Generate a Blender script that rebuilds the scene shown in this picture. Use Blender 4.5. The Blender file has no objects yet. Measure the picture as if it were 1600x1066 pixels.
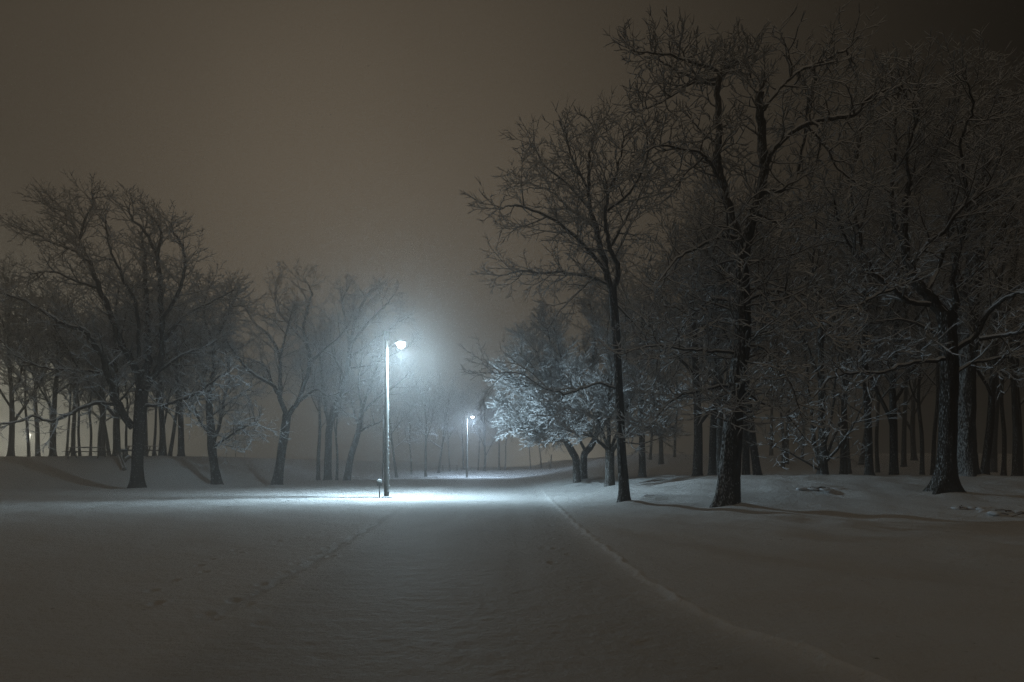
import bpy, math, random
import numpy as np
from mathutils import Vector, Matrix

scene = bpy.context.scene
col = scene.collection
R = math.radians

# ------------------------------------------------------------------ camera
F, HZ, CAMH = 1066.67, 726.0, 1.6          # focal length, horizon row and eye height behind the lens shift below
cam_data = bpy.data.cameras.new('camera')
cam_data.sensor_width = 36.0
cam_data.lens = 24.0
cam_data.shift_y = (HZ - 533.0) / 1600.0
cam_data.clip_start = 0.1
cam_data.clip_end = 3000.0
cam = bpy.data.objects.new('camera', cam_data)
cam.location = (0, 0, CAMH)
cam.rotation_euler = (R(90), 0, 0)
col.objects.link(cam)
scene.camera = cam

# ------------------------------------------------------------------ world: low cloud lit by the town, night
world = bpy.data.worlds.new('World')
scene.world = world
world.use_nodes = True
wn, wl = world.node_tree.nodes, world.node_tree.links
wn.clear()


def wnode(t, **kw):
    n = wn.new(t)
    for k, v in kw.items():
        setattr(n, k, v)
    return n


def wmath(op, a, b=None, clamp=False):
    n = wnode('ShaderNodeMath', operation=op, use_clamp=clamp)
    for i, v in enumerate((a, b)):
        if v is None:
            continue
        if isinstance(v, (int, float)):
            n.inputs[i].default_value = v
        else:
            wl.new(v, n.inputs[i])
    return n.outputs[0]


def wlobe(d, power):
    """cosine lobe of the sky glow round a direction"""
    v = Vector(d).normalized()
    n = wnode('ShaderNodeVectorMath', operation='DOT_PRODUCT')
    wl.new(tc.outputs['Generated'], n.inputs[0])
    n.inputs[1].default_value = v
    return wmath('POWER', wmath('MAXIMUM', n.outputs['Value'], 0.0), power)


tc = wnode('ShaderNodeTexCoord')
SKY_BASE, SKY_MAIN, SKY_LEFT, SKY_MID = 0.023, 0.106, 1.7, 0.60
g = wmath('ADD', wmath('MULTIPLY', wlobe((-0.22, 1, 0.22), 9.0), SKY_MAIN), SKY_BASE)
dark = wmath('MULTIPLY', wlobe((1.0, 0.75, 0.45), 5.0), -0.021)
g = wmath('ADD', g, wmath('MULTIPLY', wlobe((0.0, -0.45, 1.0), 4.0), 0.112))     # added unseen glow overhead, behind the viewer, lifting the light on snow and trees
g = wmath('ADD', g, dark)
cloud = wnode('ShaderNodeTexNoise')
cloud.inputs['Scale'].default_value = 2.2
cloud.inputs['Detail'].default_value = 3.0
wl.new(tc.outputs['Generated'], cloud.inputs['Vector'])
g = wmath('MULTIPLY', g, wmath('ADD', wmath('MULTIPLY', cloud.outputs['Fac'], 0.50), 0.75))
base_col = wnode('ShaderNodeVectorMath', operation='SCALE')
base_col.inputs[0].default_value = (1.0, 0.805, 0.575)
wl.new(g, base_col.inputs['Scale'])
glow_l = wnode('ShaderNodeVectorMath', operation='SCALE')       # glow of the lit lot beyond the left rise
glow_l.inputs[0].default_value = (1.0, 0.98, 0.78)
wl.new(wmath('MULTIPLY', wlobe((-0.78, 1, -0.05), 110.0), SKY_LEFT), glow_l.inputs['Scale'])
glow_m = wnode('ShaderNodeVectorMath', operation='SCALE')
glow_m.inputs[0].default_value = (1.0, 0.93, 0.74)
wl.new(wmath('MULTIPLY', wlobe((0.07, 1, 0.0), 260.0), SKY_MID), glow_m.inputs['Scale'])
s1 = wnode('ShaderNodeVectorMath', operation='ADD')
wl.new(base_col.outputs[0], s1.inputs[0]); wl.new(glow_l.outputs[0], s1.inputs[1])
s2 = wnode('ShaderNodeVectorMath', operation='ADD')
wl.new(s1.outputs[0], s2.inputs[0]); wl.new(glow_m.outputs[0], s2.inputs[1])
bg = wnode('ShaderNodeBackground')
wl.new(s2.outputs[0], bg.inputs['Color'])
bg.inputs['Strength'].default_value = 1.0
wo = wnode('ShaderNodeOutputWorld')
wl.new(bg.outputs[0], wo.inputs['Surface'])

scene.view_settings.view_transform = 'Standard'
scene.view_settings.look = 'None'
scene.view_settings.exposure = 0.0
scene.view_settings.gamma = 1.0
scene.view_settings.use_curve_mapping = False
cy = scene.cycles
cy.use_denoising = True
cy.denoising_input_passes = 'RGB_ALBEDO_NORMAL'
cy.denoising_prefilter = 'NONE'
cy.max_bounces = 4
cy.diffuse_bounces = 2
cy.glossy_bounces = 2
cy.transmission_bounces = 2
cy.transparent_max_bounces = 8
cy.volume_bounces = 1
cy.use_adaptive_sampling = False
cy.sample_clamp_indirect = 0.25
cy.sample_clamp_direct = 12.0
cy.light_sampling_threshold = 0.0
cy.caustics_reflective = False
cy.caustics_refractive = False

LAMP_POWER = 3500.0
LAMP_COL = (0.62, 0.86, 1.0)
HAZE_DENSITY = 0.0082

# ------------------------------------------------------------------ helpers


def tag(o, label=None, cat=None, group=None, kind=None):
    if label: o['label'] = label
    if cat: o['category'] = cat
    if group: o['group'] = group
    if kind: o['kind'] = kind
    return o


def empty(name, loc=(0, 0, 0), rz=0.0):
    o = bpy.data.objects.new(name, None)
    o.empty_display_size = 0.3
    o.location = loc
    o.rotation_euler = (0, 0, rz)
    col.objects.link(o)
    return o


def mesh_from(name, V, faces, mat, parent=None, smooth=True):
    """V: (n,3) array; faces: list of (m,k) integer arrays"""
    me = bpy.data.meshes.new(name)
    V = np.asarray(V, np.float32)
    me.vertices.add(len(V))
    me.vertices.foreach_set('co', V.ravel())
    faces = [np.asarray(f, np.int32) for f in faces if len(f)]
    nl = sum(f.size for f in faces); npoly = sum(len(f) for f in faces)
    me.loops.add(nl)
    me.loops.foreach_set('vertex_index', np.concatenate([f.ravel() for f in faces]))
    me.polygons.add(npoly)
    tot = np.concatenate([np.full(len(f), f.shape[1], np.int32) for f in faces])
    start = np.concatenate([[0], np.cumsum(tot)[:-1]]).astype(np.int32)
    me.polygons.foreach_set('loop_start', start)
    try:
        me.polygons.foreach_set('loop_total', tot)
    except Exception:
        pass
    me.polygons.foreach_set('use_smooth', np.full(npoly, bool(smooth)))
    me.update(calc_edges=True)
    me.validate()
    if mat: me.materials.append(mat)
    o = bpy.data.objects.new(name, me)
    col.objects.link(o)
    if parent: o.parent = parent
    return o


def copy_tree(o, parent=None):
    c = o.copy()
    col.objects.link(c)
    c.parent = parent
    for ch in list(o.children):
        copy_tree(ch, c)
    return c


class MB:
    """collects boxes, tubes and lumps into one mesh"""
    def __init__(self):
        self.v = []; self.q = []; self.t = []; self.n = 0

    def add(self, V, quads=(), tris=()):
        self.v.append(np.asarray(V, float))
        if len(quads): self.q.append(np.asarray(quads, int) + self.n)
        if len(tris): self.t.append(np.asarray(tris, int) + self.n)
        self.n += len(V)

    def box(self, c, s, rot=None, bev=0.0):
        x, y, z = [k / 2 for k in s]
        b = min(bev, x * .6, y * .6, z * .6)
        if b <= 0:
            V = np.array([(sx * x, sy * y, sz * z) for sz in (-1, 1) for sx, sy in ((-1, -1), (1, -1), (1, 1), (-1, 1))])
            Q = [(3, 2, 1, 0), (4, 5, 6, 7)] + [(i, (i + 1) % 4, 4 + (i + 1) % 4, 4 + i) for i in range(4)]
        else:
            prof = [(-1, -1), (1, -1), (1, 1), (-1, 1)]
            V = []
            for zz, inset in ((-z, b), (-z + b, 0), (z - b, 0), (z, b)):
                for sx, sy in prof:
                    xx, yy = x - inset, y - inset
                    pts = [(sx * xx, sy * (yy - b)), (sx * (xx - b), sy * yy)]
                    if (sx, sy) in ((-1, -1), (1, 1)):
                        pts = pts
                    else:
                        pts = pts[::-1]
                    V += [(p[0], p[1], zz) for p in pts]
            V = np.array(V)
            Q = []
            for k in range(3):
                for i in range(8):
                    j = (i + 1) % 8
                    Q.append((k * 8 + i, k * 8 + j, k * 8 + 8 + j, k * 8 + 8 + i))
            base = [(0, 1, 2, 3), (0, 3, 4, 7), (4, 5, 6, 7)]
            Q += [tuple(reversed(f)) for f in base]
            Q += [tuple(24 + i for i in f) for f in base]
        if rot is not None:
            M = np.array(rot.to_3x3())
            V = V @ M.T
        self.add(V + np.array(c), Q)
        return self

    def tube(self, pts, rad, n=10, cap=True):
        V, Q = tube_arrays([(pts, rad)], n)
        k = len(pts)
        T = []
        if cap:
            V = np.vstack([V, np.array([pts[0], pts[-1]], float)])
            a, b = len(V) - 2, len(V) - 1
            for j in range(n):
                T.append((a, (j + 1) % n, j))
                T.append((b, (k - 1) * n + j, (k - 1) * n + (j + 1) % n))
        self.add(V, Q, T)
        return self

    def lump(self, c, r, seed=0, amp=0.18, n=12, m=8):
        rr = random.Random(seed)
        ph = [rr.uniform(0, 6.28) for _ in range(6)]
        V = []
        for i in range(m + 1):
            th = math.pi * i / m
            for j in range(n):
                a = 2 * math.pi * j / n
                k = 1 + amp * (math.sin(2 * a + ph[0]) * math.sin(th + ph[1]) + .6 * math.sin(3 * a + ph[2] + 2 * th) + .5 * math.sin(5 * a + ph[3]) * math.sin(3 * th + ph[4])) * math.sin(th)
                V.append((c[0] + r[0] * k * math.sin(th) * math.cos(a), c[1] + r[1] * k * math.sin(th) * math.sin(a), c[2] + r[2] * k * math.cos(th)))
        Q = [(i * n + j, (i + 1) * n + j, (i + 1) * n + (j + 1) % n, i * n + (j + 1) % n) for i in range(m) for j in range(n)]
        self.add(V, Q)
        return self

    def build(self, name, mat, parent=None, smooth=True):
        fs = []
        if self.q: fs.append(np.vstack(self.q))
        if self.t: fs.append(np.vstack(self.t))
        return mesh_from(name, np.vstack(self.v), fs, mat, parent, smooth)


def frames(branches):
    P = np.array([tuple(p) for b in branches for p in b[0]], float)
    Rr = np.array([r for b in branches for r in b[1]], float)
    cnt = np.array([len(b[0]) for b in branches])
    end = np.cumsum(cnt) - 1
    first = end - cnt + 1
    N = len(P)
    nxt = np.arange(N) + 1; nxt[end] = end
    prv = np.arange(N) - 1; prv[first] = first
    T = P[nxt] - P[prv]
    T /= np.maximum(np.linalg.norm(T, axis=1, keepdims=True), 1e-9)
    last = np.zeros(N, bool); last[end] = True
    # one reference direction for a whole branch, so that its rings do not twist
    mean_z = np.abs(np.add.reduceat(T[:, 2], first) / cnt)
    ref = np.where(mean_z[:, None] > .75, np.array([[1., 0, 0]]), np.array([[0, 0, 1.]]))
    ref = np.repeat(ref, cnt, axis=0)
    U = np.cross(T, ref)
    nrm = np.linalg.norm(U, axis=1, keepdims=True)
    bad = nrm[:, 0] < .05
    U[bad] = np.cross(T[bad], np.array([0.3, 1., 0.1]))
    U /= np.maximum(np.linalg.norm(U, axis=1, keepdims=True), 1e-9)
    W = np.cross(U, T)
    return P, Rr, T, U, W, last


def ring_faces(last, n, closed=True):
    i = np.nonzero(~last)[0]
    m = n if closed else n - 1
    j = np.arange(m)
    a = (i[:, None] * n + j).ravel()
    b = (i[:, None] * n + (j + 1) % n).ravel()
    return np.stack([a, b, b + n, a + n], axis=1)


def tube_arrays(branches, n):
    P, Rr, T, U, W, last = frames(branches)
    a = 2 * math.pi * np.arange(n) / n
    V = P[:, None, :] + Rr[:, None, None] * (np.cos(a)[None, :, None] * U[:, None, :] + np.sin(a)[None, :, None] * W[:, None, :])
    return V.reshape(-1, 3), ring_faces(last, n)


def snow_arrays(branches, thick, grow, cap_h):
    """a ridge of snow along the upper side of every branch that is not steep"""
    P, Rr, T, U, W, last = frames(branches)
    Uh = np.cross(T, np.array([0, 0, 1.]))
    hz = np.linalg.norm(Uh, axis=1)
    Uh /= np.maximum(hz[:, None], 1e-6)
    Up = np.cross(Uh, T)
    s = np.clip((hz - .30) / .35, 0, 1)
    s = s * s * (3 - 2 * s)
    s = np.where(last & (Rr < .03), s * .35, s)                                       # runs out towards the tip
    h = np.minimum(Rr * grow + thick, cap_h) * s
    w = (Rr * .92 + thick * .42) * s
    n = 4
    prof = [(-1, .10), (-.55, .80), (.55, .80), (1, .10)]
    V = np.zeros((len(P), n, 3))
    for k, (a, b) in enumerate(prof):
        V[:, k] = P + Uh * (a * w)[:, None] + Up * (Rr * (.55 if k in (1, 2) else .25) * s + b * h)[:, None]
    F_ = ring_faces(last, n, closed=False)
    keep = (s[F_[:, 0] // n] + s[F_[:, 2] // n]) > .12
    return V.reshape(-1, 3), F_[keep]


# ------------------------------------------------------------------ materials


def nmat(name):
    m = bpy.data.materials.new(name)
    m.use_nodes = True
    nt = m.node_tree
    b = nt.nodes['Principled BSDF']
    return m, nt, b


def simple_mat(name, colr, rough=.6, metal=0.0, noise=.25, scale=8.0):
    m, nt, b = nmat(name)
    n = nt.nodes.new('ShaderNodeTexNoise'); n.inputs['Scale'].default_value = scale; n.inputs['Detail'].default_value = 5
    tcn = nt.nodes.new('ShaderNodeTexCoord'); nt.links.new(tcn.outputs['Object'], n.inputs['Vector'])
    r = nt.nodes.new('ShaderNodeValToRGB')
    r.color_ramp.elements[0].color = tuple(c * (1 - noise) for c in colr) + (1,)
    r.color_ramp.elements[1].color = tuple(min(1, c * (1 + noise)) for c in colr) + (1,)
    r.color_ramp.elements[0].position = .3; r.color_ramp.elements[1].position = .7
    nt.links.new(n.outputs['Fac'], r.inputs['Fac'])
    nt.links.new(r.outputs['Color'], b.inputs['Base Color'])
    b.inputs['Roughness'].default_value = rough
    b.inputs['Metallic'].default_value = metal
    bp = nt.nodes.new('ShaderNodeBump'); bp.inputs['Strength'].default_value = .3; bp.inputs['Distance'].default_value = .01
    nt.links.new(n.outputs['Fac'], bp.inputs['Height']); nt.links.new(bp.outputs['Normal'], b.inputs['Normal'])
    return m


def ground_snow_mat():
    m, nt, b = nmat('ground_snow')
    N, L = nt.nodes, nt.links
    geo = N.new('ShaderNodeNewGeometry')

    def noise(scale, detail, sx=1, sy=1, rough=.55):
        mp = N.new('ShaderNodeMapping'); mp.inputs['Scale'].default_value = (sx, sy, 1)
        L.new(geo.outputs['Position'], mp.inputs['Vector'])
        n = N.new('ShaderNodeTexNoise'); n.inputs['Scale'].default_value = scale; n.inputs['Detail'].default_value = detail
        n.inputs['Roughness'].default_value = rough
        L.new(mp.outputs['Vector'], n.inputs['Vector'])
        return n.outputs['Fac']
    fine = noise(13, 7, 1, 1, .68)
    ripple = noise(2.6, 6, 1.0, 1.25)
    patch = noise(.35, 4)
    mix = N.new('ShaderNodeMath'); mix.operation = 'MULTIPLY_ADD'
    L.new(ripple, mix.inputs[0]); mix.inputs[1].default_value = 1.7; L.new(fine, mix.inputs[2])
    bp = N.new('ShaderNodeBump'); bp.inputs['Strength'].default_value = 1.0; bp.inputs['Distance'].default_value = .05
    L.new(mix.outputs[0], bp.inputs['Height']); L.new(bp.outputs['Normal'], b.inputs['Normal'])
    r = N.new('ShaderNodeValToRGB')
    r.color_ramp.elements[0].position = .0; r.color_ramp.elements[0].color = (.58, .58, .58, 1)
    r.color_ramp.elements[1].position = 1.0; r.color_ramp.elements[1].color = (.90, .90, .90, 1)
    av = N.new('ShaderNodeAttribute'); av.attribute_name = 'loose_lit'
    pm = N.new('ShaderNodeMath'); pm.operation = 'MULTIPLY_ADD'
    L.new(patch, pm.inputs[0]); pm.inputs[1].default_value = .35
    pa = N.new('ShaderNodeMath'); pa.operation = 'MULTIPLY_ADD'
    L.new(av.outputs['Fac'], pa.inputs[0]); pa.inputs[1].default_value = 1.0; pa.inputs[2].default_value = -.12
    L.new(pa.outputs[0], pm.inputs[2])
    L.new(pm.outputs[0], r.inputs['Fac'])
    # bits of leaf and twig that show through, thickest under the trees on the right
    spk = N.new('ShaderNodeTexNoise'); spk.inputs['Scale'].default_value = 7.0; spk.inputs['Detail'].default_value = 4
    L.new(geo.outputs['Position'], spk.inputs['Vector'])
    rs = N.new('ShaderNodeValToRGB')
    rs.color_ramp.elements[0].position = .70; rs.color_ramp.elements[1].position = .78
    L.new(spk.outputs['Fac'], rs.inputs['Fac'])
    mx = N.new('ShaderNodeMixRGB'); L.new(rs.outputs['Color'], mx.inputs['Fac'])
    L.new(r.outputs['Color'], mx.inputs['Color1']); mx.inputs['Color2'].default_value = (.30, .28, .25, 1)
    L.new(mx.outputs['Color'], b.inputs['Base Color'])
    b.inputs['Roughness'].default_value = .6
    b.inputs['Specular IOR Level'].default_value = .25
    return m


def snow_mat(name, c=(.80, .82, .85)):
    m, nt, b = nmat(name)
    n = nt.nodes.new('ShaderNodeTexNoise'); n.inputs['Scale'].default_value = 14; n.inputs['Detail'].default_value = 3
    g_ = nt.nodes.new('ShaderNodeNewGeometry'); nt.links.new(g_.outputs['Position'], n.inputs['Vector'])
    r = nt.nodes.new('ShaderNodeValToRGB')
    r.color_ramp.elements[0].color = tuple(x * .88 for x in c) + (1,)
    r.color_ramp.elements[1].color = c + (1,)
    nt.links.new(n.outputs['Fac'], r.inputs['Fac']); nt.links.new(r.outputs['Color'], b.inputs['Base Color'])
    b.inputs['Roughness'].default_value = .7
    b.inputs['Specular IOR Level'].default_value = .2
    return m


def bark_mat(name, dark_c, light_c, cling, wind=(-.85, -.35, .35)):
    """furrowed bark; wind-blown snow clings in the furrows of the side the snow came from"""
    m, nt, b = nmat(name)
    N, L = nt.nodes, nt.links
    tcn = N.new('ShaderNodeTexCoord')
    mp = N.new('ShaderNodeMapping'); mp.inputs['Scale'].default_value = (9, 9, 2.0)
    L.new(tcn.outputs['Object'], mp.inputs['Vector'])
    n = N.new('ShaderNodeTexNoise'); n.inputs['Scale'].default_value = 1.0; n.inputs['Detail'].default_value = 6; n.inputs['Roughness'].default_value = .6
    L.new(mp.outputs['Vector'], n.inputs['Vector'])
    v = N.new('ShaderNodeTexVoronoi'); v.feature = 'DISTANCE_TO_EDGE'; v.inputs['Scale'].default_value = 1.6
    L.new(mp.outputs['Vector'], v.inputs['Vector'])
    r = N.new('ShaderNodeValToRGB')
    r.color_ramp.elements[0].position = .32; r.color_ramp.elements[0].color = dark_c + (1,)
    r.color_ramp.elements[1].position = .68; r.color_ramp.elements[1].color = light_c + (1,)
    L.new(n.outputs['Fac'], r.inputs['Fac'])
    geo = N.new('ShaderNodeNewGeometry')
    dt = N.new('ShaderNodeVectorMath'); dt.operation = 'DOT_PRODUCT'
    L.new(geo.outputs['Normal'], dt.inputs[0]); dt.inputs[1].default_value = Vector(wind).normalized()
    mp2 = N.new('ShaderNodeMapping'); mp2.inputs['Scale'].default_value = (26, 26, 9)
    L.new(tcn.outputs['Object'], mp2.inputs['Vector'])
    n2 = N.new('ShaderNodeTexNoise'); n2.inputs['Scale'].default_value = 1.0; n2.inputs['Detail'].default_value = 5
    L.new(mp2.outputs['Vector'], n2.inputs['Vector'])
    a = N.new('ShaderNodeMath'); a.operation = 'MULTIPLY_ADD'
    L.new(dt.outputs['Value'], a.inputs[0]); a.inputs[1].default_value = .26; L.new(n2.outputs['Fac'], a.inputs[2])
    rs = N.new('ShaderNodeValToRGB')
    rs.color_ramp.elements[0].position = .74 - cling; rs.color_ramp.elements[0].color = (0, 0, 0, 1)
    rs.color_ramp.elements[1].position = .90 - cling; rs.color_ramp.elements[1].color = (1, 1, 1, 1)
    L.new(a.outputs[0], rs.inputs['Fac'])
    mx = N.new('ShaderNodeMixRGB')
    L.new(rs.outputs['Color'], mx.inputs['Fac']); L.new(r.outputs['Color'], mx.inputs['Color1'])
    mx.inputs['Color2'].default_value = (.50, .51, .52, 1)
    L.new(mx.outputs['Color'], b.inputs['Base Color'])
    h = N.new('ShaderNodeMath'); h.operation = 'MULTIPLY_ADD'
    L.new(v.outputs['Distance'], h.inputs[0]); h.inputs[1].default_value = 1.2; L.new(n.outputs['Fac'], h.inputs[2])
    bp = N.new('ShaderNodeBump'); bp.inputs['Strength'].default_value = .9; bp.inputs['Distance'].default_value = .04
    L.new(h.outputs[0], bp.inputs['Height']); L.new(bp.outputs['Normal'], b.inputs['Normal'])
    b.inputs['Roughness'].default_value = .9
    b.inputs['Specular IOR Level'].default_value = .1
    return m


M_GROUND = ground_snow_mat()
M_SNOW = snow_mat('branch_snow')
M_FLAKE, nt, b = nmat('snowflake')
tr_ = nt.nodes.new('ShaderNodeBsdfTranslucent'); tr_.inputs['Color'].default_value = (.9, .93, .95, 1)
df_ = nt.nodes.new('ShaderNodeBsdfDiffuse'); df_.inputs['Color'].default_value = (.85, .87, .9, 1)
mx_ = nt.nodes.new('ShaderNodeMixShader'); mx_.inputs['Fac'].default_value = .5
nt.links.new(df_.outputs[0], mx_.inputs[1]); nt.links.new(tr_.outputs[0], mx_.inputs[2])
nt.links.new(mx_.outputs[0], [q for q in nt.nodes if q.type == 'OUTPUT_MATERIAL'][0].inputs['Surface'])
M_BARK = bark_mat('bark', (.020, .017, .014), (.055, .047, .039), -.01)
M_BARK_SNOWY = bark_mat('bark_snow_blown', (.022, .019, .016), (.062, .054, .046), .07)
M_TWIG = simple_mat('twig_bark', (.075, .066, .058), .9, noise=.3, scale=3)
M_POLE = simple_mat('weathered_pole', (.25, .255, .24), .75, noise=.09, scale=3)
M_METAL = simple_mat('grey_metal', (.30, .31, .32), .5, .3, noise=.12)
M_DARKM = simple_mat('dark_metal', (.045, .05, .052), .6, .2, noise=.2)
M_WOOD = simple_mat('picnic_wood', (.10, .075, .055), .85, noise=.3)
M_LOG = simple_mat('log_wood', (.12, .085, .06), .9, noise=.35)
m, nt, b = nmat('lamp_lens')
b.inputs['Base Color'].default_value = (.9, .95, 1, 1)
b.inputs['Emission Color'].default_value = (.86, .96, 1.0, 1)
b.inputs['Emission Strength'].default_value = 90.0
M_LENS = m
m, nt, b = nmat('lamp_lens_warm')
b.inputs['Emission Color'].default_value = (1, .96, .78, 1)
b.inputs['Emission Strength'].default_value = 2.5
M_LENS_WARM = m

# ------------------------------------------------------------------ terrain


def S(t):
    t = np.clip(t, 0, 1)
    return t * t * (3 - 2 * t)


rng = np.random.default_rng(7)
WAVES = [(rng.uniform(.12, .5), rng.uniform(0, 6.28), rng.uniform(0, 6.28)) for _ in range(12)]
WAVES2 = [(rng.uniform(1.2, 4.5), rng.uniform(0, 6.28), rng.uniform(0, 6.28)) for _ in range(16)]


def terrain_base(X, Y):
    X = np.asarray(X, float); Y = np.asarray(Y, float)
    h = 2.3 * S((-X - 20) / 9) * S((Y - 46) / 11)                                   # rise on the left
    bank = 1.0 * S((X - 1) / 11) * S((Y - 20) / 14)                                 # bank on the right
    h = h + bank * (1 - .7 * S((Y - 36) / 8))
    h = h + .5 * S((X + 1) / 7) * S((Y - 36) / 8)
    h = h + 2.1 * S((X - 3) / 14) * S((Y - 50) / 35)                                # far slope on the right
    h = h + .75 * S((Y - 84) / 14) * S((14 - np.abs(X + 8)) / 8 + .3)
    w = 0
    for k, a, p in WAVES:
        w = w + np.sin(k * (X * math.cos(a) + Y * math.sin(a)) + p)
    road = 1 - S((np.abs(X + .8) - 2.6) / 1.5)
    h = h + w * .014 * (1 - .75 * road)
    side = S((X - 3) / 4) * S((Y - 6) / 10)
    w2 = 0
    for k, a, p in WAVES2:
        w2 = w2 + np.sin(k * (X * math.cos(a) + Y * math.sin(a)) + p)
    h = h + w2 * (.005 + .006 * side) * (1 - .6 * road)
    return h


RIDGE = [(1.75, 45), (1.78, 38), (1.70, 18), (1.86, 9.9), (2.02, 7.3), (2.3, 6.2), (2.62, 5.1), (3.1, 3.8), (3.8, 2.4), (4.6, 0)]
GROOVE = [(-4.6, 32), (-3.8, 20.3), (-3.55, 15), (-3.3, 11.1), (-3.2, 8.2), (-3.15, 6.5)]


def poly_x(pts, Y):
    p = sorted(pts, key=lambda q: q[1])
    return np.interp(Y, [q[1] for q in p], [q[0] for q in p])


prints = []
rr = random.Random(11)


def walk(pts, step, depth, jit=.12, size=.13):
    pts = [Vector((x, y, 0)) for x, y in pts]
    for a, b_ in zip(pts, pts[1:]):
        L_ = (b_ - a).length
        n = max(1, int(L_ / step))
        dv = (b_ - a).normalized(); nv = Vector((-dv.y, dv.x, 0))
        for i in range(n):
            p = a + (b_ - a) * (i / n) + nv * ((.13 if i % 2 else -.13) + rr.gauss(0, jit * .4)) + dv * rr.gauss(0, .06)
            prints.append((p.x, p.y, depth * rr.uniform(.6, 1.25), size * rr.uniform(.85, 1.2), math.atan2(dv.y, dv.x)))


walk(GROOVE, .42, .026, size=.085)
walk([(-4.4, 30), (-5.5, 25), (-6.1, 21.5)], .6, .045, size=.09)
walk([(-3.5, 22), (-4.6, 16.5), (-5.2, 13.2), (-4.9, 11), (-4.3, 8.6), (-4.1, 7)], .70, .042, size=.085)
walk([(1.1, 34), (1.25, 26), (1.15, 18), (.95, 13), (.75, 10.2)], .75, .03, size=.08)
walk([(2.3, 12), (3.6, 8.6), (4.0, 7.4)], .8, .012, size=.09)
for _ in range(260):                                            # trampled patches near the camera
    zone = rr.choice([(-2.2, 1.2, 5.2, 7.2), (.6, 1.6, 5.2, 9.0), (-.8, .8, 6, 9)])
    prints.append((rr.uniform(zone[0], zone[1]), rr.uniform(zone[2], zone[3]), rr.uniform(.002, .007), rr.uniform(.05, .12), rr.uniform(0, 3)))
for _ in range(60):
    prints.append((rr.choice([rr.uniform(-10, 1), rr.uniform(4, 9)]), rr.uniform(6, 30), rr.uniform(.006, .02), rr.uniform(.05, .12), rr.uniform(0, 3)))


def terrain(X, Y, detail=True):
    h = terrain_base(X, Y)
    if not detail: return h
    X = np.asarray(X, float); Y = np.asarray(Y, float)
    rx = poly_x(RIDGE, Y)
    on = S((44 - Y) / 8) * (.68 + .32 * np.sin(Y * 1.3 + 2 * np.sin(Y * .8)) * np.sin(Y * .47 + 1))
    d = (X - rx) + .03 * np.sin(Y * 4.1) + .02 * np.sin(Y * 9.7)
    h = h + on * ((.065 + .02 * S((9 - Y) / 4)) * np.exp(-(d / (.065 + .015 * S((9 - Y) / 4))) ** 2) - .012 * np.exp(-((d + .33) / .16) ** 2))
    h = h + .035 * S((X - rx) / .5) * on                                              # verge a little higher than the road
    gx = poly_x(GROOVE, Y)
    on = S((30 - Y) / 8) * S((Y - 5.5) / 3)
    d = (X - gx) + .04 * np.sin(Y * 3.3)
    h = h - on * .025 * np.exp(-(d / .10) ** 2) + on * .006 * np.exp(-((d - .3) / .15) ** 2)
    rut = .018 * (np.exp(-((X + 1.75) / .22) ** 2) + np.exp(-((X - .15) / .22) ** 2)) * (.6 + .4 * np.sin(Y * .7))
    h = h - rut * S((Y - 3) / 6)
    return h


# hummocks and drifts of snow on the bank
HUMPS = [(5.25, 26.5, .9, .5, .16), (8.2, 26.2, 1.6, .7, .12), (12.6, 27.5, 1.5, .8, .16), (15.5, 21, 1.4, .5, .10), (17.8, 20.2, 1.2, .4, .10),
         (10.5, 25.5, 2.4, 1.2, .05), (7.6, 21.4, 1.4, 1.2, .04), (4.2, 24.3, .6, .6, .08)]


BASES = [(215, 45), (432, 54), (339, 51), (977, 24.7), (1134, 23), (1478, 26), (1510, 33.5), (902, 41), (912, 43), (953, 36.5), (512, 66), (541, 66), (1285, 35.5)]


def ground_h(X, Y):
    h = terrain(X, Y)
    for bx, bd in BASES:
        cx = (bx - 800) / F * bd
        r2 = ((X - cx - .25) / .95) ** 2 + ((Y - bd + .1) / .8) ** 2
        h = h + .13 * np.exp(-r2)
    for hx, hy, sx, sy, a in HUMPS:
        h = h + a * np.exp(-((X - hx) / sx) ** 2 - ((Y - hy) / sy) ** 2)
    return h


def gh(x, y): return float(ground_h(x, y))


def hit(px, py, lo=3.0, hi=200.0):
    """where the ground shows at that place of the photograph"""
    ax, az = (px - 800) / F, (HZ - py) / F
    Y = np.linspace(lo, hi, 8000)
    z = CAMH + az * Y - terrain_base(ax * Y, Y)
    i = int(np.argmax(z <= 0)) if (z <= 0).any() else len(Y) - 1
    y = float(Y[i])
    return Vector((ax * y, y, gh(ax * y, y)))


def at(px, py, d):
    return Vector(((px - 800) / F * d, d, CAMH + (HZ - py) / F * d))


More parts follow.
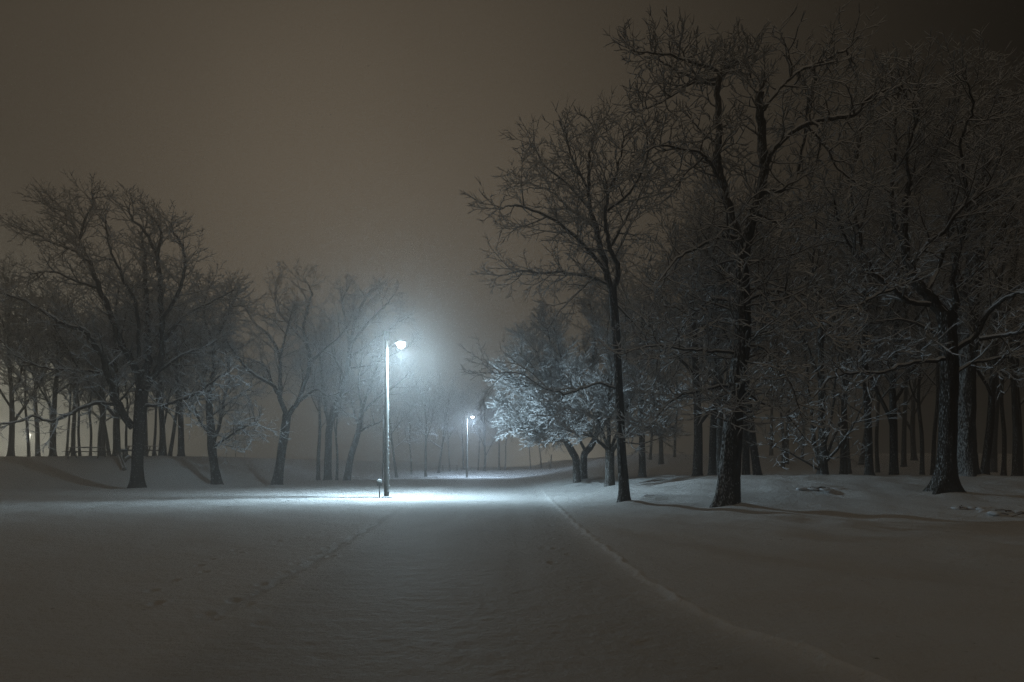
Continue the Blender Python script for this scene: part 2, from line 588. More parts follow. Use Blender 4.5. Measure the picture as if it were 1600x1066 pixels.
def build_ground():
    yr = np.concatenate([np.linspace(-110, -30, 8), np.linspace(-25, 2.2, 40), 2.4 * np.exp(np.linspace(0, math.log(55 / 2.4), 640)), 55 * np.exp(np.linspace(.01, math.log(250 / 55), 110))])
    s = np.linspace(-1, 1, 1001)
    s = np.sign(s) * (.62 * np.abs(s) + .38 * np.abs(s) ** 3)
    Yg = np.repeat(yr[:, None], len(s), 1)
    half = 9 + 1.0 * np.abs(yr) + 6 * np.exp(-(yr / 10) ** 2)
    Xg = half[:, None] * s[None, :]
    far = np.abs(s)[None, :] > .965
    Xg = np.where(far, np.sign(s)[None, :] * (half[:, None] * .94 + (np.abs(s)[None, :] - .965) / .035 * (300 - half[:, None] * .94).clip(5)), Xg)
    Z = ground_h(Xg, Yg)
    for x, y, dep, sz, an in prints:
        i0, i1 = np.searchsorted(yr, [y - .6, y + .6])
        sub = slice(i0, i1)
        dx = Xg[sub] - x; dy = Yg[sub] - y
        u = dx * math.cos(an) + dy * math.sin(an); v = -dx * math.sin(an) + dy * math.cos(an)
        q = (u / (sz * 1.35)) ** 2 + (v / (sz * .7)) ** 2
        Z[sub] += -dep * np.exp(-q ** 1.5) + dep * .35 * np.exp(-(np.sqrt(q) - 1.5) ** 2 * 4)
    V = np.stack([Xg, Yg, Z], -1).reshape(-1, 3)
    ny, nx = Xg.shape
    i = np.arange(ny - 1)[:, None] * nx + np.arange(nx - 1)[None, :]
    i = i.ravel()
    Q = np.stack([i, i + 1, i + nx + 1, i + nx], 1)
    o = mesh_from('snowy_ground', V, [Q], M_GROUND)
    # snow tone: fresh pale, packed road darker; ridge light and groove shade painted in
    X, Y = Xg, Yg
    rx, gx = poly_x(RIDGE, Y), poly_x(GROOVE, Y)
    loose_lit = .55 - .40 * S((X - gx) / .8) * S((rx - X) / .8) * S((60 - Y) / 15)
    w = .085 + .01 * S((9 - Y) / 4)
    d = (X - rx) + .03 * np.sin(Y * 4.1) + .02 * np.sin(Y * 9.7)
    loose_lit = loose_lit + .42 * np.exp(-(d / w) ** 2) * S((44 - Y) / 8)  # ridge of fresh snow, paled further in place of lamplight on it
    loose_lit = loose_lit - .35 * np.exp(-((X - gx) / .14) ** 2) * S((30 - Y) / 8) * S((Y - 5.5) / 3)  # shading of the footprint groove put into the colour
    at_ = o.data.attributes.new('loose_lit', 'FLOAT', 'POINT')
    at_.data.foreach_set('value', np.clip(loose_lit, 0, 1).astype(np.float32).ravel())
    tag(o, 'snow covered park ground and road with faint tracks', 'ground', kind='structure')


build_ground()

# ------------------------------------------------------------------ trees


class Style:
    def __init__(s, **k):
        s.maxlev = 4
        s.seg = {1: 10, 2: 7, 3: 5, 4: 3}
        s.wob = {1: .10, 2: .11, 3: .12, 4: .14}
        s.trop = {1: .05, 2: .05, 3: .05, 4: .04}      # pull upward at each step
        s.space = {2: .55, 3: .33, 4: .20}
        s.len = {2: 2.8, 3: 1.25, 4: .52}
        s.ang = {2: 48, 3: 48, 4: 45}
        s.rad = {2: .045, 3: .019, 4: .009}
        s.rmin = .006
        s.flat = 0.0                                     # how far side shoots lie flat
        s.snow = (.020, .55, .075)                       # thickness on a twig, growth with radius, most
        s.rnd = random.Random(1)
        for a, b_ in k.items():
            if isinstance(b_, dict):
                getattr(s, a).update(b_)
            else:
                setattr(s, a, b_)


def grow(B, p, d, L, r, lev, st, t0=.12):
    g_ = st.rnd.gauss
    n = st.seg[lev]
    step = L / n
    pts, rs = [p.copy()], [r]
    w, tr = st.wob[lev], st.trop[lev]
    r1 = max(st.rmin * .45, r * .28)
    curl = Vector((g_(0, w), g_(0, w), g_(0, w) * .6)) * .45
    for i in range(n):
        d = Vector((d.x + g_(0, w) + curl.x, d.y + g_(0, w) + curl.y, d.z + g_(0, w) * .8 + tr + curl.z)).normalized()
        p = p + d * step
        pts.append(p)
        rs.append(max(st.rmin * .45, r + (r1 - r) * (i + 1) / n))
    B.append((pts, rs, lev))
    shoots(B, pts, rs, lev, st, t0)


def shoots(B, pts, rs, lev, st, t0=.12, t1=1.0, dens=1.0, lmul=1.0):
    if lev >= st.maxlev: return
    rn = st.rnd
    c = lev + 1
    seg = [(b_ - a).length for a, b_ in zip(pts, pts[1:])]
    tot = sum(seg)
    if tot < 1e-4: return
    sp = st.space[c] / dens
    s = t0 * tot + rn.random() * sp
    az = rn.uniform(0, 6.28)
    ends = t1 * tot
    if lev == 1: lmul *= min(1.0, .20 + tot / 6.5)
    while s < ends:
        k, q = 0, s
        while k < len(seg) - 1 and q > seg[k]:
            q -= seg[k]; k += 1
        f = min(1, q / max(seg[k], 1e-6))
        p = pts[k].lerp(pts[k + 1], f)
        t = (pts[k + 1] - pts[k]).normalized()
        r = rs[k] + (rs[k + 1] - rs[k]) * f
        az += 2.4 + rn.gauss(0, .5)
        a = R(max(12, rn.gauss(st.ang[c], 11)))
        u = t.cross(Vector((0, 0, 1)) if abs(t.z) < .9 else Vector((1, 0, 0))).normalized()
        v = u.cross(t)
        d = t * math.cos(a) + (u * math.cos(az) + v * math.sin(az) * (1 - st.flat)) * math.sin(a)
        x = s / tot
        L = st.len[c] * rn.uniform(.55, 1.3) * (1.05 - .5 * x) * lmul
        rad = min(st.rad[c] * rn.uniform(.75, 1.25) * math.sqrt(max(L / st.len[c], .2)), r * .8)
        grow(B, p, d, L, max(rad, st.rmin), c, st)
        s += sp * rn.uniform(.6, 1.4)
    # the tip itself forks
    t = (pts[-1] - pts[-2]).normalized()
    for sgn in (-1, 1):
        d = (t + Vector((rn.gauss(0, .4), rn.gauss(0, .4), rn.gauss(0, .3)))).normalized()
        if t1 >= 1.0:
            grow(B, pts[-1], d, st.len[c] * rn.uniform(.5, .9) * lmul * (.45 if lev == 1 else 1), max(st.rmin, min(st.rad[c], rs[-1])), c, st)


def spline(pts, per=6):
    """Catmull-Rom through the points"""
    P = [Vector(p) for p in pts]
    P = [P[0] * 2 - P[1]] + P + [P[-1] * 2 - P[-2]]
    out = []
    for i in range(1, len(P) - 2):
        a, b_, c, d = P[i - 1], P[i], P[i + 1], P[i + 2]
        for k in range(per):
            t = k / per
            out.append(.5 * ((2 * b_) + (c - a) * t + (2 * a - 5 * b_ + 4 * c - d) * t * t + (3 * b_ - a - 3 * c + d) * t ** 3))
    out.append(P[-2].copy())
    return out


def trunk_mesh(name, pts, rads, mat, parent, seed=0, flare=.75, flare_h=.35, n=40, top_cap=False, rough=.05, lobes=5):
    rn = random.Random(seed)
    P, Rr, T, U, W, last = frames([(pts, rads)])
    a = 2 * math.pi * np.arange(n) / n
    z = P[:, 2] - P[0, 2]
    ph = [rn.uniform(0, 6.28) for _ in range(12)]
    root = np.zeros(n)
    for k in range(lobes):
        c = 2 * math.pi * k / lobes + rn.uniform(-.4, .4)
        dd = np.angle(np.exp(1j * (a - c)))
        root = np.maximum(root, rn.uniform(.5, 1.0) * np.exp(-(dd / .34) ** 2))
    A, Zz = np.meshgrid(a, z)
    k = 1 + flare * np.exp(-Zz / flare_h)[:, :] * (.35 + .9 * root[None, :])
    k = k + .10 * np.exp(-Zz / 1.5) * np.cos(3 * A + ph[0])
    k = k + rough * (np.sin(9 * A + 1.6 * np.sin(Zz * 1.7 + ph[1]) + ph[2]) * .55 + np.sin(14 * A + 2.2 * np.sin(Zz * 2.6 + ph[3]) + ph[4]) * .45)
    k = k + rough * .8 * np.sin(Zz * 2.3 + ph[5] + 2 * np.cos(A + ph[6])) * np.cos(2 * A + ph[7])
    V = P[:, None, :] + (Rr[:, None] * k)[:, :, None] * (np.cos(a)[None, :, None] * U[:, None, :] + np.sin(a)[None, :, None] * W[:, None, :])
    V = V.reshape(-1, 3)
    fs = [ring_faces(last, n)]
    if top_cap:
        V = np.vstack([V, P[-1] + T[-1] * .04])
        b0 = (len(P) - 1) * n
        fs.append(np.array([(len(V) - 1, b0 + j, b0 + (j + 1) % n) for j in range(n)]))
    return mesh_from(name, V, fs, mat, parent)


def finish_tree(root, B, st, limbs=(), twig_sides=(5, 4, 3, 3), extra_snow=()):
    """crown and branch snow of a tree, from its branches"""
    me_v, me_f, n0 = [], [], 0
    for lev, n in zip((1, 2, 3, 4), twig_sides):
        bs = [b_ for b_ in B if b_[2] == lev]
        if not bs: continue
        V, Q = tube_arrays(bs, n)
        me_v.append(V); me_f.append(Q + n0); n0 += len(V)
    c = None
    if me_v:
        c = mesh_from('crown', np.vstack(me_v), [np.vstack(me_f)], M_TWIG, root)
    allb = [(b_[0], b_[1]) for b_ in B] + [(l[0], l[1]) for l in limbs]
    V, Q = snow_arrays(allb, *st.snow)
    mesh_from('branch_snow', V, [Q], M_SNOW, root)
    return c


def local(pts, o): return [p - o for p in pts]


def hero_tree(name, label, cat, trunk_px, d, limbs_px, st, base=None, seed=1, mat=None, group=None, trunk_shoots=None, flare=.75, flare_h=.35,
              limb_space=1.0, rough=.05, trunk_top_cap=False, wander=.5, fill=None, lobes=5):
    """trunk and main limbs follow the photograph in x and z; every limb has its own reach in depth.
    trunk_px: [(px, py, width_px)], limbs_px: [(points, w0, w1, depth_reach[, shoot density])]"""
    rn = random.Random(seed)
    st.rnd = rn
    o = at(trunk_px[0][0], trunk_px[0][1], d)
    gz = float(terrain(o.x, o.y))
    root = empty(name, (o.x, o.y, gz))
    tag(root, label, cat, group)
    o = Vector((o.x, o.y, gz))
    tp = [at(x, y, d) for x, y, w in trunk_px]
    tp[0].z = gz - .12
    tw = [w / F * d / 2 for x, y, w in trunk_px]
    per = 14
    P = spline(tp, per)
    k = np.linspace(0, len(tp) - 1, len(P))
    rads = np.interp(k, range(len(tp)), tw)
    # finer rings
    trunk_mesh('trunk', local(P, o), list(rads), mat or M_BARK, root, seed, flare, flare_h, top_cap=trunk_top_cap, rough=rough, lobes=lobes)
    B, LB = [], []
    for lp in limbs_px:
        pts, w0, w1, reach = lp[:4]
        dens = lp[4] if len(lp) > 4 else 1.0
        d0 = lp[5] if len(lp) > 5 else 0.0
        n = len(pts)
        ph = rn.uniform(0, 6.28)
        wp = []
        for i, (x, y) in enumerate(pts):
            s = i / (n - 1)
            dd = d + d0 + (reach - d0) * s ** 1.15 + (math.sin(ph + 5 * s) - math.sin(ph)) * wander * s * .6
            wp.append(at(x, y, dd))
        Q = spline(wp, 5)
        jl = (wp[0] - wp[-1]).length * .004
        Q = [q + Vector((rn.gauss(0, 1), rn.gauss(0, 1), rn.gauss(0, 1))) * (jl if 0 < i < len(Q) - 1 else 0) for i, q in enumerate(Q)]
        r = list(np.interp(np.linspace(0, 1, len(Q)), [0, 1], [w0 / F * d / 2, w1 / F * d / 2]))
        Q = local(Q, o)
        LB.append((Q, r))
        V, Fq = tube_arrays([(Q, r)], 10)
        mesh_from('limb', V, [Fq], mat or M_BARK, root)
        if dens > 0:
            shoots(B, Q, r, 1, st, t0=.12, dens=dens / limb_space)
            # some short shoots straight off the limb
            st2len = st.len[2]
            for q, rq in zip(Q[2::3], r[2::3]):
                if rn.random() < .5:
                    dv = Vector((rn.gauss(0, 1), rn.gauss(0, 1), rn.gauss(.2, .8))).normalized()
                    grow(B, q, dv, st.len[3] * rn.uniform(.6, 1.4), min(st.rad[3], rq * .8), 3, st)
    if trunk_shoots:
        z0, z1, num, lo, hi, rad, up = trunk_shoots
        lp = local(P, o)
        cand = [i for i, p in enumerate(lp) if z0 < p.z < z1]
        az = rn.uniform(0, 6.28)
        for _ in range(num):
            i = rn.choice(cand)
            az += 2.4 + rn.gauss(0, .4)
            dv = Vector((math.cos(az), math.sin(az), rn.gauss(up, .25))).normalized()
            grow(B, lp[i] + dv * rads[i] * .7, dv, rn.uniform(lo, hi), rad * rn.uniform(.7, 1.3), 2, st)
    finish_tree(root, B, st, LB)
    return root


def gen_tree(name, st, h, r, clear, nlimb, spread, seed, lean=(0, 0), limb_len=.45, limb_ang=42, leader=True, mat=None, flare=.6, stems=None, trunk_pts=None, top=.80):
    """a whole tree at the origin: trunk, main limbs, crown, snow"""
    rn = random.Random(seed)
    st.rnd = rn
    root = empty(name)
    B, LB = [], []
    stem_list = stems or [(0, 0, lean[0], lean[1], 1.0)]
    for si, (bx, by, lx, ly, sc) in enumerate(stem_list):
        hh = h * sc
        if trunk_pts and si == 0:
            tp = [Vector(p) for p in trunk_pts]
        else:
            tp = []
            x, y = bx, by
            for i in range(6):
                t = i / 5
                tp.append(Vector((x + lx * t * hh * .5 + rn.gauss(0, .012) * hh * t, y + ly * t * hh * .5 + rn.gauss(0, .012) * hh * t, -.15 + t * hh * top)))
        P = spline(tp, 7)
        rads = [max(.02, r * sc * (1 - .78 * (i / (len(P) - 1)) ** 1.1)) for i in range(len(P))]
        trunk_mesh('trunk', P, rads, mat or M_BARK, root, seed + si, flare, .30, n=18, rough=.035)
        if leader:
            shoots(B, P, rads, 1, st, t0=clear + .12)
        az = rn.uniform(0, 6.28)
        for k in range(nlimb):
            t = clear + (.92 - clear) * (k + rn.random() * .6) / nlimb
            i = min(len(P) - 2, int(t * (len(P) - 1)))
            az += 2.4 + rn.gauss(0, .35)
            a = R(rn.gauss(limb_ang, 8))
            d = Vector((math.cos(az) * math.sin(a), math.sin(az) * math.sin(a), math.cos(a)))
            L = h * sc * limb_len * rn.uniform(.75, 1.15) * (1.1 - .55 * (t - clear) / max(1e-3, 1 - clear)) * spread
            n0 = len(B)
            grow(B, P[i], d, L, rads[i] * rn.uniform(.45, .62), 1, st, t0=.18)
            lb = B.pop(n0)
            LB.append((lb[0], lb[1]))
    for Q, rq in LB:
        V, Fq = tube_arrays([(Q, rq)], 7)
        mesh_from('limb', V, [Fq], mat or M_BARK, root)
    finish_tree(root, B, st, LB, twig_sides=(5, 4, 3, 3))
    return root


# ---- near and middle trees, each traced for itself -------------------------------------------------
# the broad spreading tree on the left
hero_tree('spreading_tree', 'broad dark tree with wide forking limbs standing in front of the snowy rise', 'tree',
          [(215, 762, 19), (215, 725, 16.5), (216, 690, 16.5), (219, 650, 18), (221, 611, 18)], 45,
          [([(208, 668), (183, 632), (168, 585), (152, 544), (129, 516), (93, 503), (52, 477), (0, 456)], 12, 3, -4),
           ([(183, 632), (155, 629), (129, 637), (103, 650), (77, 658), (52, 650), (31, 658), (0, 663)], 7, 2.5, -3.5, .8),
           ([(168, 582), (134, 580), (103, 578), (72, 575), (31, 560), (0, 531)], 5, 2, -1),
           ([(219, 611), (212, 580), (191, 539), (175, 498), (155, 451), (139, 410), (121, 395), (103, 387), (67, 371), (26, 356)], 12, 2.2, 2.5),
           ([(139, 410), (124, 374), (113, 350), (96, 325), (82, 312)], 5, 2, 4.5, 1.3, 1.3),
           ([(124, 374), (134, 340), (146, 318), (144, 305)], 4, 1.8, 1.0, 1.3, 1.6),
           ([(155, 451), (120, 440), (85, 425), (50, 428)], 5, 2, -.5, 1.1, 1.0),
           ([(222, 606), (230, 570), (232, 539), (231, 498), (227, 456), (227, 415), (222, 370), (230, 345)], 13, 2.5, 3.5),
           ([(227, 606), (248, 570), (253, 529), (253, 482), (248, 431), (245, 400), (227, 364), (210, 345), (202, 330)], 11, 2, -2.8, 1.2),
           ([(253, 498), (279, 456), (289, 420), (285, 385), (270, 362)], 6, 2, -4.5, 1.2, -1.2),
           ([(245, 400), (252, 365), (240, 342)], 5, 2, -3.6, 1.2, -1.8),
           ([(227, 634), (263, 632), (305, 616), (330, 598), (356, 580)], 6, 2, -2.8),
           ([(252, 539), (289, 493), (330, 472), (361, 456)], 6, 2, 1.5),
           ([(217, 560), (214, 482), (194, 441), (175, 395), (165, 350)], 6, 2, -3.5),
           ([(240, 585), (285, 555), (325, 540), (360, 515)], 6, 2, 4.0)],
          Style(trop={1: .05, 2: .04, 3: .06, 4: .07}, space={2: .56, 3: .31, 4: .19}, len={2: 2.1, 3: 1.15, 4: .50}, rad={2: .045, 3: .021, 4: .011}, rmin=.0085, snow=(.026, .40, .08)),
          seed=21, flare=.7, flare_h=.5)

# tree with a V fork, middle left
hero_tree('forked_tree', 'dark tree with leaning trunk forked in a V, between the rise and the lamp', 'tree',
          [(432, 757, 16), (437, 727, 13), (442, 694, 13), (446, 666, 13), (449, 648, 13)], 54,
          [([(447, 650), (437, 620), (426, 602), (401, 588), (380, 570), (362, 545), (351, 527)], 8, 2, -3),
           ([(437, 623), (437, 591), (437, 563), (423, 527), (398, 506), (383, 481)], 6, 2, 2.5),
           ([(426, 602), (415, 573), (394, 563), (369, 555)], 4.5, 1.6, 1.2),
           ([(450, 650), (465, 627), (478, 595), (483, 566), (481, 538), (474, 513), (480, 484), (487, 460), (478, 440)], 8, 1.8, 1.0),
           ([(465, 629), (494, 609), (508, 616), (530, 634)], 5, 1.8, -2.5),
           ([(483, 566), (508, 545), (530, 527), (545, 505)], 4.5, 1.6, -2.0),
           ([(481, 538), (458, 513), (433, 484), (430, 446)], 4.5, 1.6, 3.0),
           ([(437, 563), (445, 527), (455, 490)], 4, 1.6, -1.2)],
          Style(trop={1: .05, 2: .03, 3: .05, 4: .06}, space={2: .62, 3: .36, 4: .22}, len={2: 2.6, 3: 1.25, 4: .55}, rad={2: .05, 3: .022, 4: .012}, rmin=.009, snow=(.024, .40, .08)),
          seed=33, flare=.6, flare_h=.5)

hero_tree('rounded_tree', 'dark tree with kinked trunk and low left branch, right of the broad spreading tree', 'tree',
          [(339, 755, 15), (335, 730, 12), (331, 700, 13), (330, 673, 12), (327, 641, 10), (327, 610, 8)], 51,
          [([(328, 677), (314, 662), (303, 637), (290, 610)], 4.5, 1.8, -1.5),
           ([(334, 692), (345, 655), (350, 625), (358, 590), (352, 545)], 6, 2, 2.5),
           ([(334, 700), (351, 687), (376, 670), (398, 662)], 4, 1.6, -2.5),
           ([(327, 615), (334, 575), (330, 530), (318, 490), (325, 450)], 7, 2, 1.0),
           ([(327, 622), (310, 585), (298, 545), (285, 500)], 5, 2, 3.5),
           ([(330, 540), (350, 505), (366, 470)], 4.5, 1.8, -3.0),
           ([(329, 650), (370, 620), (400, 600)], 4, 1.6, 3.0)],
          Style(trop={1: .05, 2: .03, 3: .04, 4: .04}, space={2: .50, 3: .28, 4: .18}, len={2: 2.8, 3: 1.3, 4: .55}, rad={2: .05, 3: .022, 4: .012}, rmin=.009, snow=(.026, .40, .08)),
          seed=35, flare=.6, flare_h=.4)

# slim tall tree on the right of the road
hero_tree('slender_tree', 'tall slim tree right of the road with bare trunk and airy arching crown', 'tree',
          [(977, 795, 17), (974, 750, 15), (971, 700, 13.5), (966, 590, 12.5), (962, 515, 12.5), (957, 450, 13)], 24.7,
          [([(956, 452), (944, 408), (931, 357), (922, 320), (919, 269), (925, 225), (937, 195)], 11, 2, 1.2),
           ([(959, 455), (966, 420), (953, 389), (947, 351), (950, 307), (966, 263), (975, 219)], 9, 2, -1.6),
           ([(945, 422), (912, 383), (881, 354), (840, 332), (805, 321), (782, 327)], 6.5, 1.3, -1.8),
           ([(952, 447), (925, 433), (887, 427), (847, 427), (812, 424), (788, 430)], 6, 1.3, 1.6),
           ([(925, 330), (887, 288), (849, 257), (834, 225)], 5, 1.4, 2.2, 1.1, .6),
           ([(921, 300), (895, 250), (885, 215)], 4, 1.4, -1.4, 1.1, .6),
           ([(951, 389), (981, 339), (1000, 307), (1019, 276)], 5, 1.4, 1.6, 1.1, -.6),
           ([(949, 330), (985, 300), (1010, 250), (1012, 215)], 4, 1.4, -2.6, 1.1, -1.0),
           ([(964, 477), (994, 508), (1019, 533)], 3.6, 1.2, -1.2, .7),
           ([(966, 609), (937, 599), (912, 606), (881, 615), (843, 603), (812, 584), (774, 584)], 4.0, 1.0, -1.6, .55),
           ([(931, 357), (895, 330), (860, 300), (820, 285)], 4, 1.2, 3.0, 1.0, .8),
           ([(930, 433), (900, 460), (872, 490), (855, 515)], 3.2, 1.0, -.8, .8),
           ([(970, 690), (1000, 694), (1030, 685)], 2.0, 1.0, -.8, .4)],
          Style(trop={1: .05, 2: .03, 3: .03, 4: .04}, space={2: .40, 3: .23, 4: .135}, len={2: 1.75, 3: .85, 4: .40}, rad={2: .026, 3: .012, 4: .0065}, rmin=.0048, snow=(.019, .45, .055)),
          seed=41, flare=1.2, flare_h=.34)

# the old rugged tree
st_old = Style(trop={1: .02, 2: .07, 3: .10, 4: .10}, wob={2: .17, 3: .20, 4: .22}, space={2: .42, 3: .28, 4: .19}, len={2: 1.4, 3: .95, 4: .48},
               rad={2: .036, 3: .019, 4: .011}, rmin=.0068, ang={2: 62, 3: 55, 4: 50}, snow=(.032, .5, .07))
hero_tree('rugged_tree', 'old thick rough tree with broken blunt top and curling snow lined twigs', 'tree',
          [(1133, 800, 36), (1137, 770, 34), (1141, 720, 31), (1145, 660, 29), (1151, 600, 25), (1160, 533, 24), (1160, 465, 23), (1158, 420, 23), (1161, 385, 23)], 23,
          [([(1159, 395), (1145, 347), (1134, 305), (1124, 266), (1120, 235), (1124, 205), (1122, 174), (1123, 131), (1128, 116)], 14, 8.5, .8, .7),
           ([(1128, 118), (1107, 105), (1076, 97), (1038, 85), (993, 81)], 6.5, 1.6, -.6, 1.1, .8),
           ([(1123, 124), (1091, 124), (1061, 112), (1034, 97), (1007, 78)], 5.5, 1.6, 1.8, 1.0, .8),
           ([(1128, 116), (1128, 96), (1138, 92), (1144, 84)], 4.5, 1.6, 1.6, 1.1, .8),
           ([(1129, 114), (1149, 96), (1166, 92), (1174, 86)], 4.5, 1.6, .2, 1.1, .8),
           ([(1123, 133), (1084, 130), (1053, 147), (1030, 162), (1007, 170)], 4.5, 1.5, -.4, 1.0, .8),
           ([(1128, 116), (1150, 97), (1166, 102), (1174, 124)], 4.5, 1.8, .9, 1.0, .8),
           ([(1163, 395), (1180, 328), (1191, 289), (1195, 251), (1190, 205), (1188, 143)], 16, 12, -.8, .45),
           ([(1194, 172), (1218, 139), (1249, 112), (1288, 95), (1318, 80), (1330, 92)], 5.5, 2, .2, 1.1, -.8),
           ([(1195, 262), (1211, 231), (1241, 205), (1272, 191), (1307, 185), (1338, 178), (1357, 155), (1392, 139), (1420, 141)], 8.5, 2.2, -1.8, 1.0, -.6),
           ([(1192, 300), (1226, 297), (1245, 272), (1257, 212), (1263, 166), (1276, 135)], 7, 2.2, .8, .9, -.5),
           ([(1131, 292), (1111, 258), (1092, 239), (1030, 228), (985, 255)], 5.5, 1.5, -1.2, 1.0, .4),
           ([(1152, 372), (1126, 370), (1095, 385), (1057, 405), (1030, 440)], 7, 1.8, -1.4),
           ([(1150, 470), (1111, 470), (1075, 500), (1048, 545)], 5, 1.5, 1.4),
           ([(1147, 552), (1111, 549), (1081, 547), (1018, 540), (980, 551)], 5, 1.5, -1.0),
           ([(1147, 600), (1092, 611), (1055, 622), (1018, 660), (985, 678)], 5, 1.4, .6),
           ([(1164, 470), (1210, 455), (1250, 470), (1290, 520)], 5, 1.5, -1.6),
           ([(1158, 540), (1195, 545), (1230, 590), (1250, 640)], 5, 1.5, -1.0),
           ([(1156, 605), (1190, 630), (1225, 645), (1262, 690)], 4, 1.4, .8),
           ([(1180, 335), (1225, 350), (1265, 340), (1300, 360)], 5, 1.5, 1.0),
           ([(1262, 196), (1290, 230), (1310, 265), (1345, 290)], 4, 1.4, -1.4, 1.0, -1.0)],
          st_old, seed=52, flare=.55, flare_h=.55, rough=.07, trunk_shoots=(2.2, 9.0, 46, 1.2, 2.6, .028, .05), mat=bark_mat('rugged_bark', (.018, .015, .012), (.060, .052, .044), .045), lobes=4)

# big tree at the right edge
hero_tree('gnarled_tree', 'big dark tree near the right edge with flared snowy roots and heavy limbs reaching left', 'tree',
          [(1477, 770, 30), (1479, 740, 26), (1480, 704, 25), (1482, 641, 25), (1483, 578, 25), (1481, 519, 25), (1476, 488, 24)], 26,
          [([(1476, 492), (1451, 463), (1431, 440), (1419, 410), (1413, 375), (1412, 350), (1415, 312), (1423, 285)], 18, 8, 1.0, .7),
           ([(1423, 285), (1417, 251), (1425, 212), (1435, 175), (1415, 150), (1408, 125)], 5, 1.8, -.2, 1.1, 1.0),
           ([(1423, 285), (1450, 258), (1473, 212), (1496, 190), (1527, 165), (1550, 140)], 7, 2, 2.2, 1.1, 1.0),
           ([(1417, 393), (1404, 366), (1394, 335), (1396, 282), (1398, 205), (1400, 165), (1408, 125)], 8, 2, 2.4, 1.0, .7),
           ([(1452, 476), (1419, 471), (1396, 452), (1364, 428), (1348, 418), (1331, 389), (1310, 345), (1304, 312)], 8, 2, -1.8),
           ([(1425, 412), (1454, 378), (1477, 362), (1496, 332), (1535, 300), (1560, 255)], 7, 2, -1.6),
           ([(1450, 455), (1481, 381), (1515, 343), (1545, 260), (1560, 190)], 7, 2, 3.0),
           ([(1484, 550), (1522, 526), (1542, 491), (1575, 465), (1610, 455)], 10, 3, -1.8),
           ([(1488, 585), (1526, 566), (1597, 554), (1650, 540)], 6, 3, .8),
           ([(1530, 530), (1570, 524), (1597, 519), (1650, 500)], 6, 3, -3, 1.0, -1.2),
           ([(1484, 556), (1463, 564), (1419, 568), (1380, 582), (1337, 583), (1297, 593), (1266, 625)], 7, 1.8, -1.2, .6),
           ([(1481, 519), (1494, 479), (1488, 440), (1505, 380), (1535, 330), (1565, 300)], 12, 3, 1.6),
           ([(1364, 430), (1340, 350), (1330, 290), (1345, 220), (1342, 170)], 5, 2, .6, 1.0, -1.2),
           ([(1505, 380), (1510, 300), (1500, 230), (1520, 170), (1512, 130)], 6, 2, -1.0, 1.0, 1.0),
           ([(1396, 452), (1370, 460), (1330, 480), (1295, 475)], 4.5, 1.6, -2.6, .9, -1.0)],
          Style(trop={1: .04, 2: .05, 3: .06, 4: .06}, space={2: .48, 3: .29, 4: .19}, len={2: 2.3, 3: 1.1, 4: .50}, rad={2: .040, 3: .019, 4: .010}, rmin=.0065, snow=(.030, .5, .07)),
          seed=63, flare=1.35, flare_h=.50, rough=.06, mat=bark_mat('gnarled_bark', (.018, .015, .012), (.050, .043, .036), -.02))

# thick frosted trunk behind it
hero_tree('thick_tree', 'thick old trunk white with wind blown snow, right behind the big tree with flared roots', 'tree',
          [(1510, 742, 33), (1508, 700, 29), (1508, 617, 28), (1510, 550, 28), (1514, 479, 27), (1524, 410, 24), (1530, 330, 18)], 33.5,
          [([(1514, 480), (1495, 430), (1487, 370), (1490, 300), (1480, 235), (1488, 165)], 11, 2, -2, .9),
           ([(1520, 430), (1560, 370), (1590, 310), (1620, 250)], 9, 2, 1, .9),
           ([(1530, 335), (1535, 270), (1560, 210), (1565, 150)], 10, 2, 2.0, .9),
           ([(1528, 360), (1508, 290), (1460, 235), (1442, 165)], 8, 2, 2.5, .9),
           ([(1510, 560), (1460, 520), (1410, 500), (1370, 505)], 6, 2, -1.0, .8),
           ([(1512, 520), (1560, 470), (1605, 440)], 7, 2, -2.0, .8),
           ([(1531, 330), (1600, 240), (1635, 165)], 8, 2, -1.5, .9)],
          Style(trop={1: .04, 2: .04, 3: .05, 4: .05}, space={2: .62, 3: .44, 4: .34}, len={2: 2.8, 3: 1.3, 4: .6}, rad={2: .045, 3: .022, 4: .012}, rmin=.009, snow=(.028, .45, .07)),
          seed=71, flare=.5, flare_h=.5, rough=.07, mat=M_BARK_SNOWY)

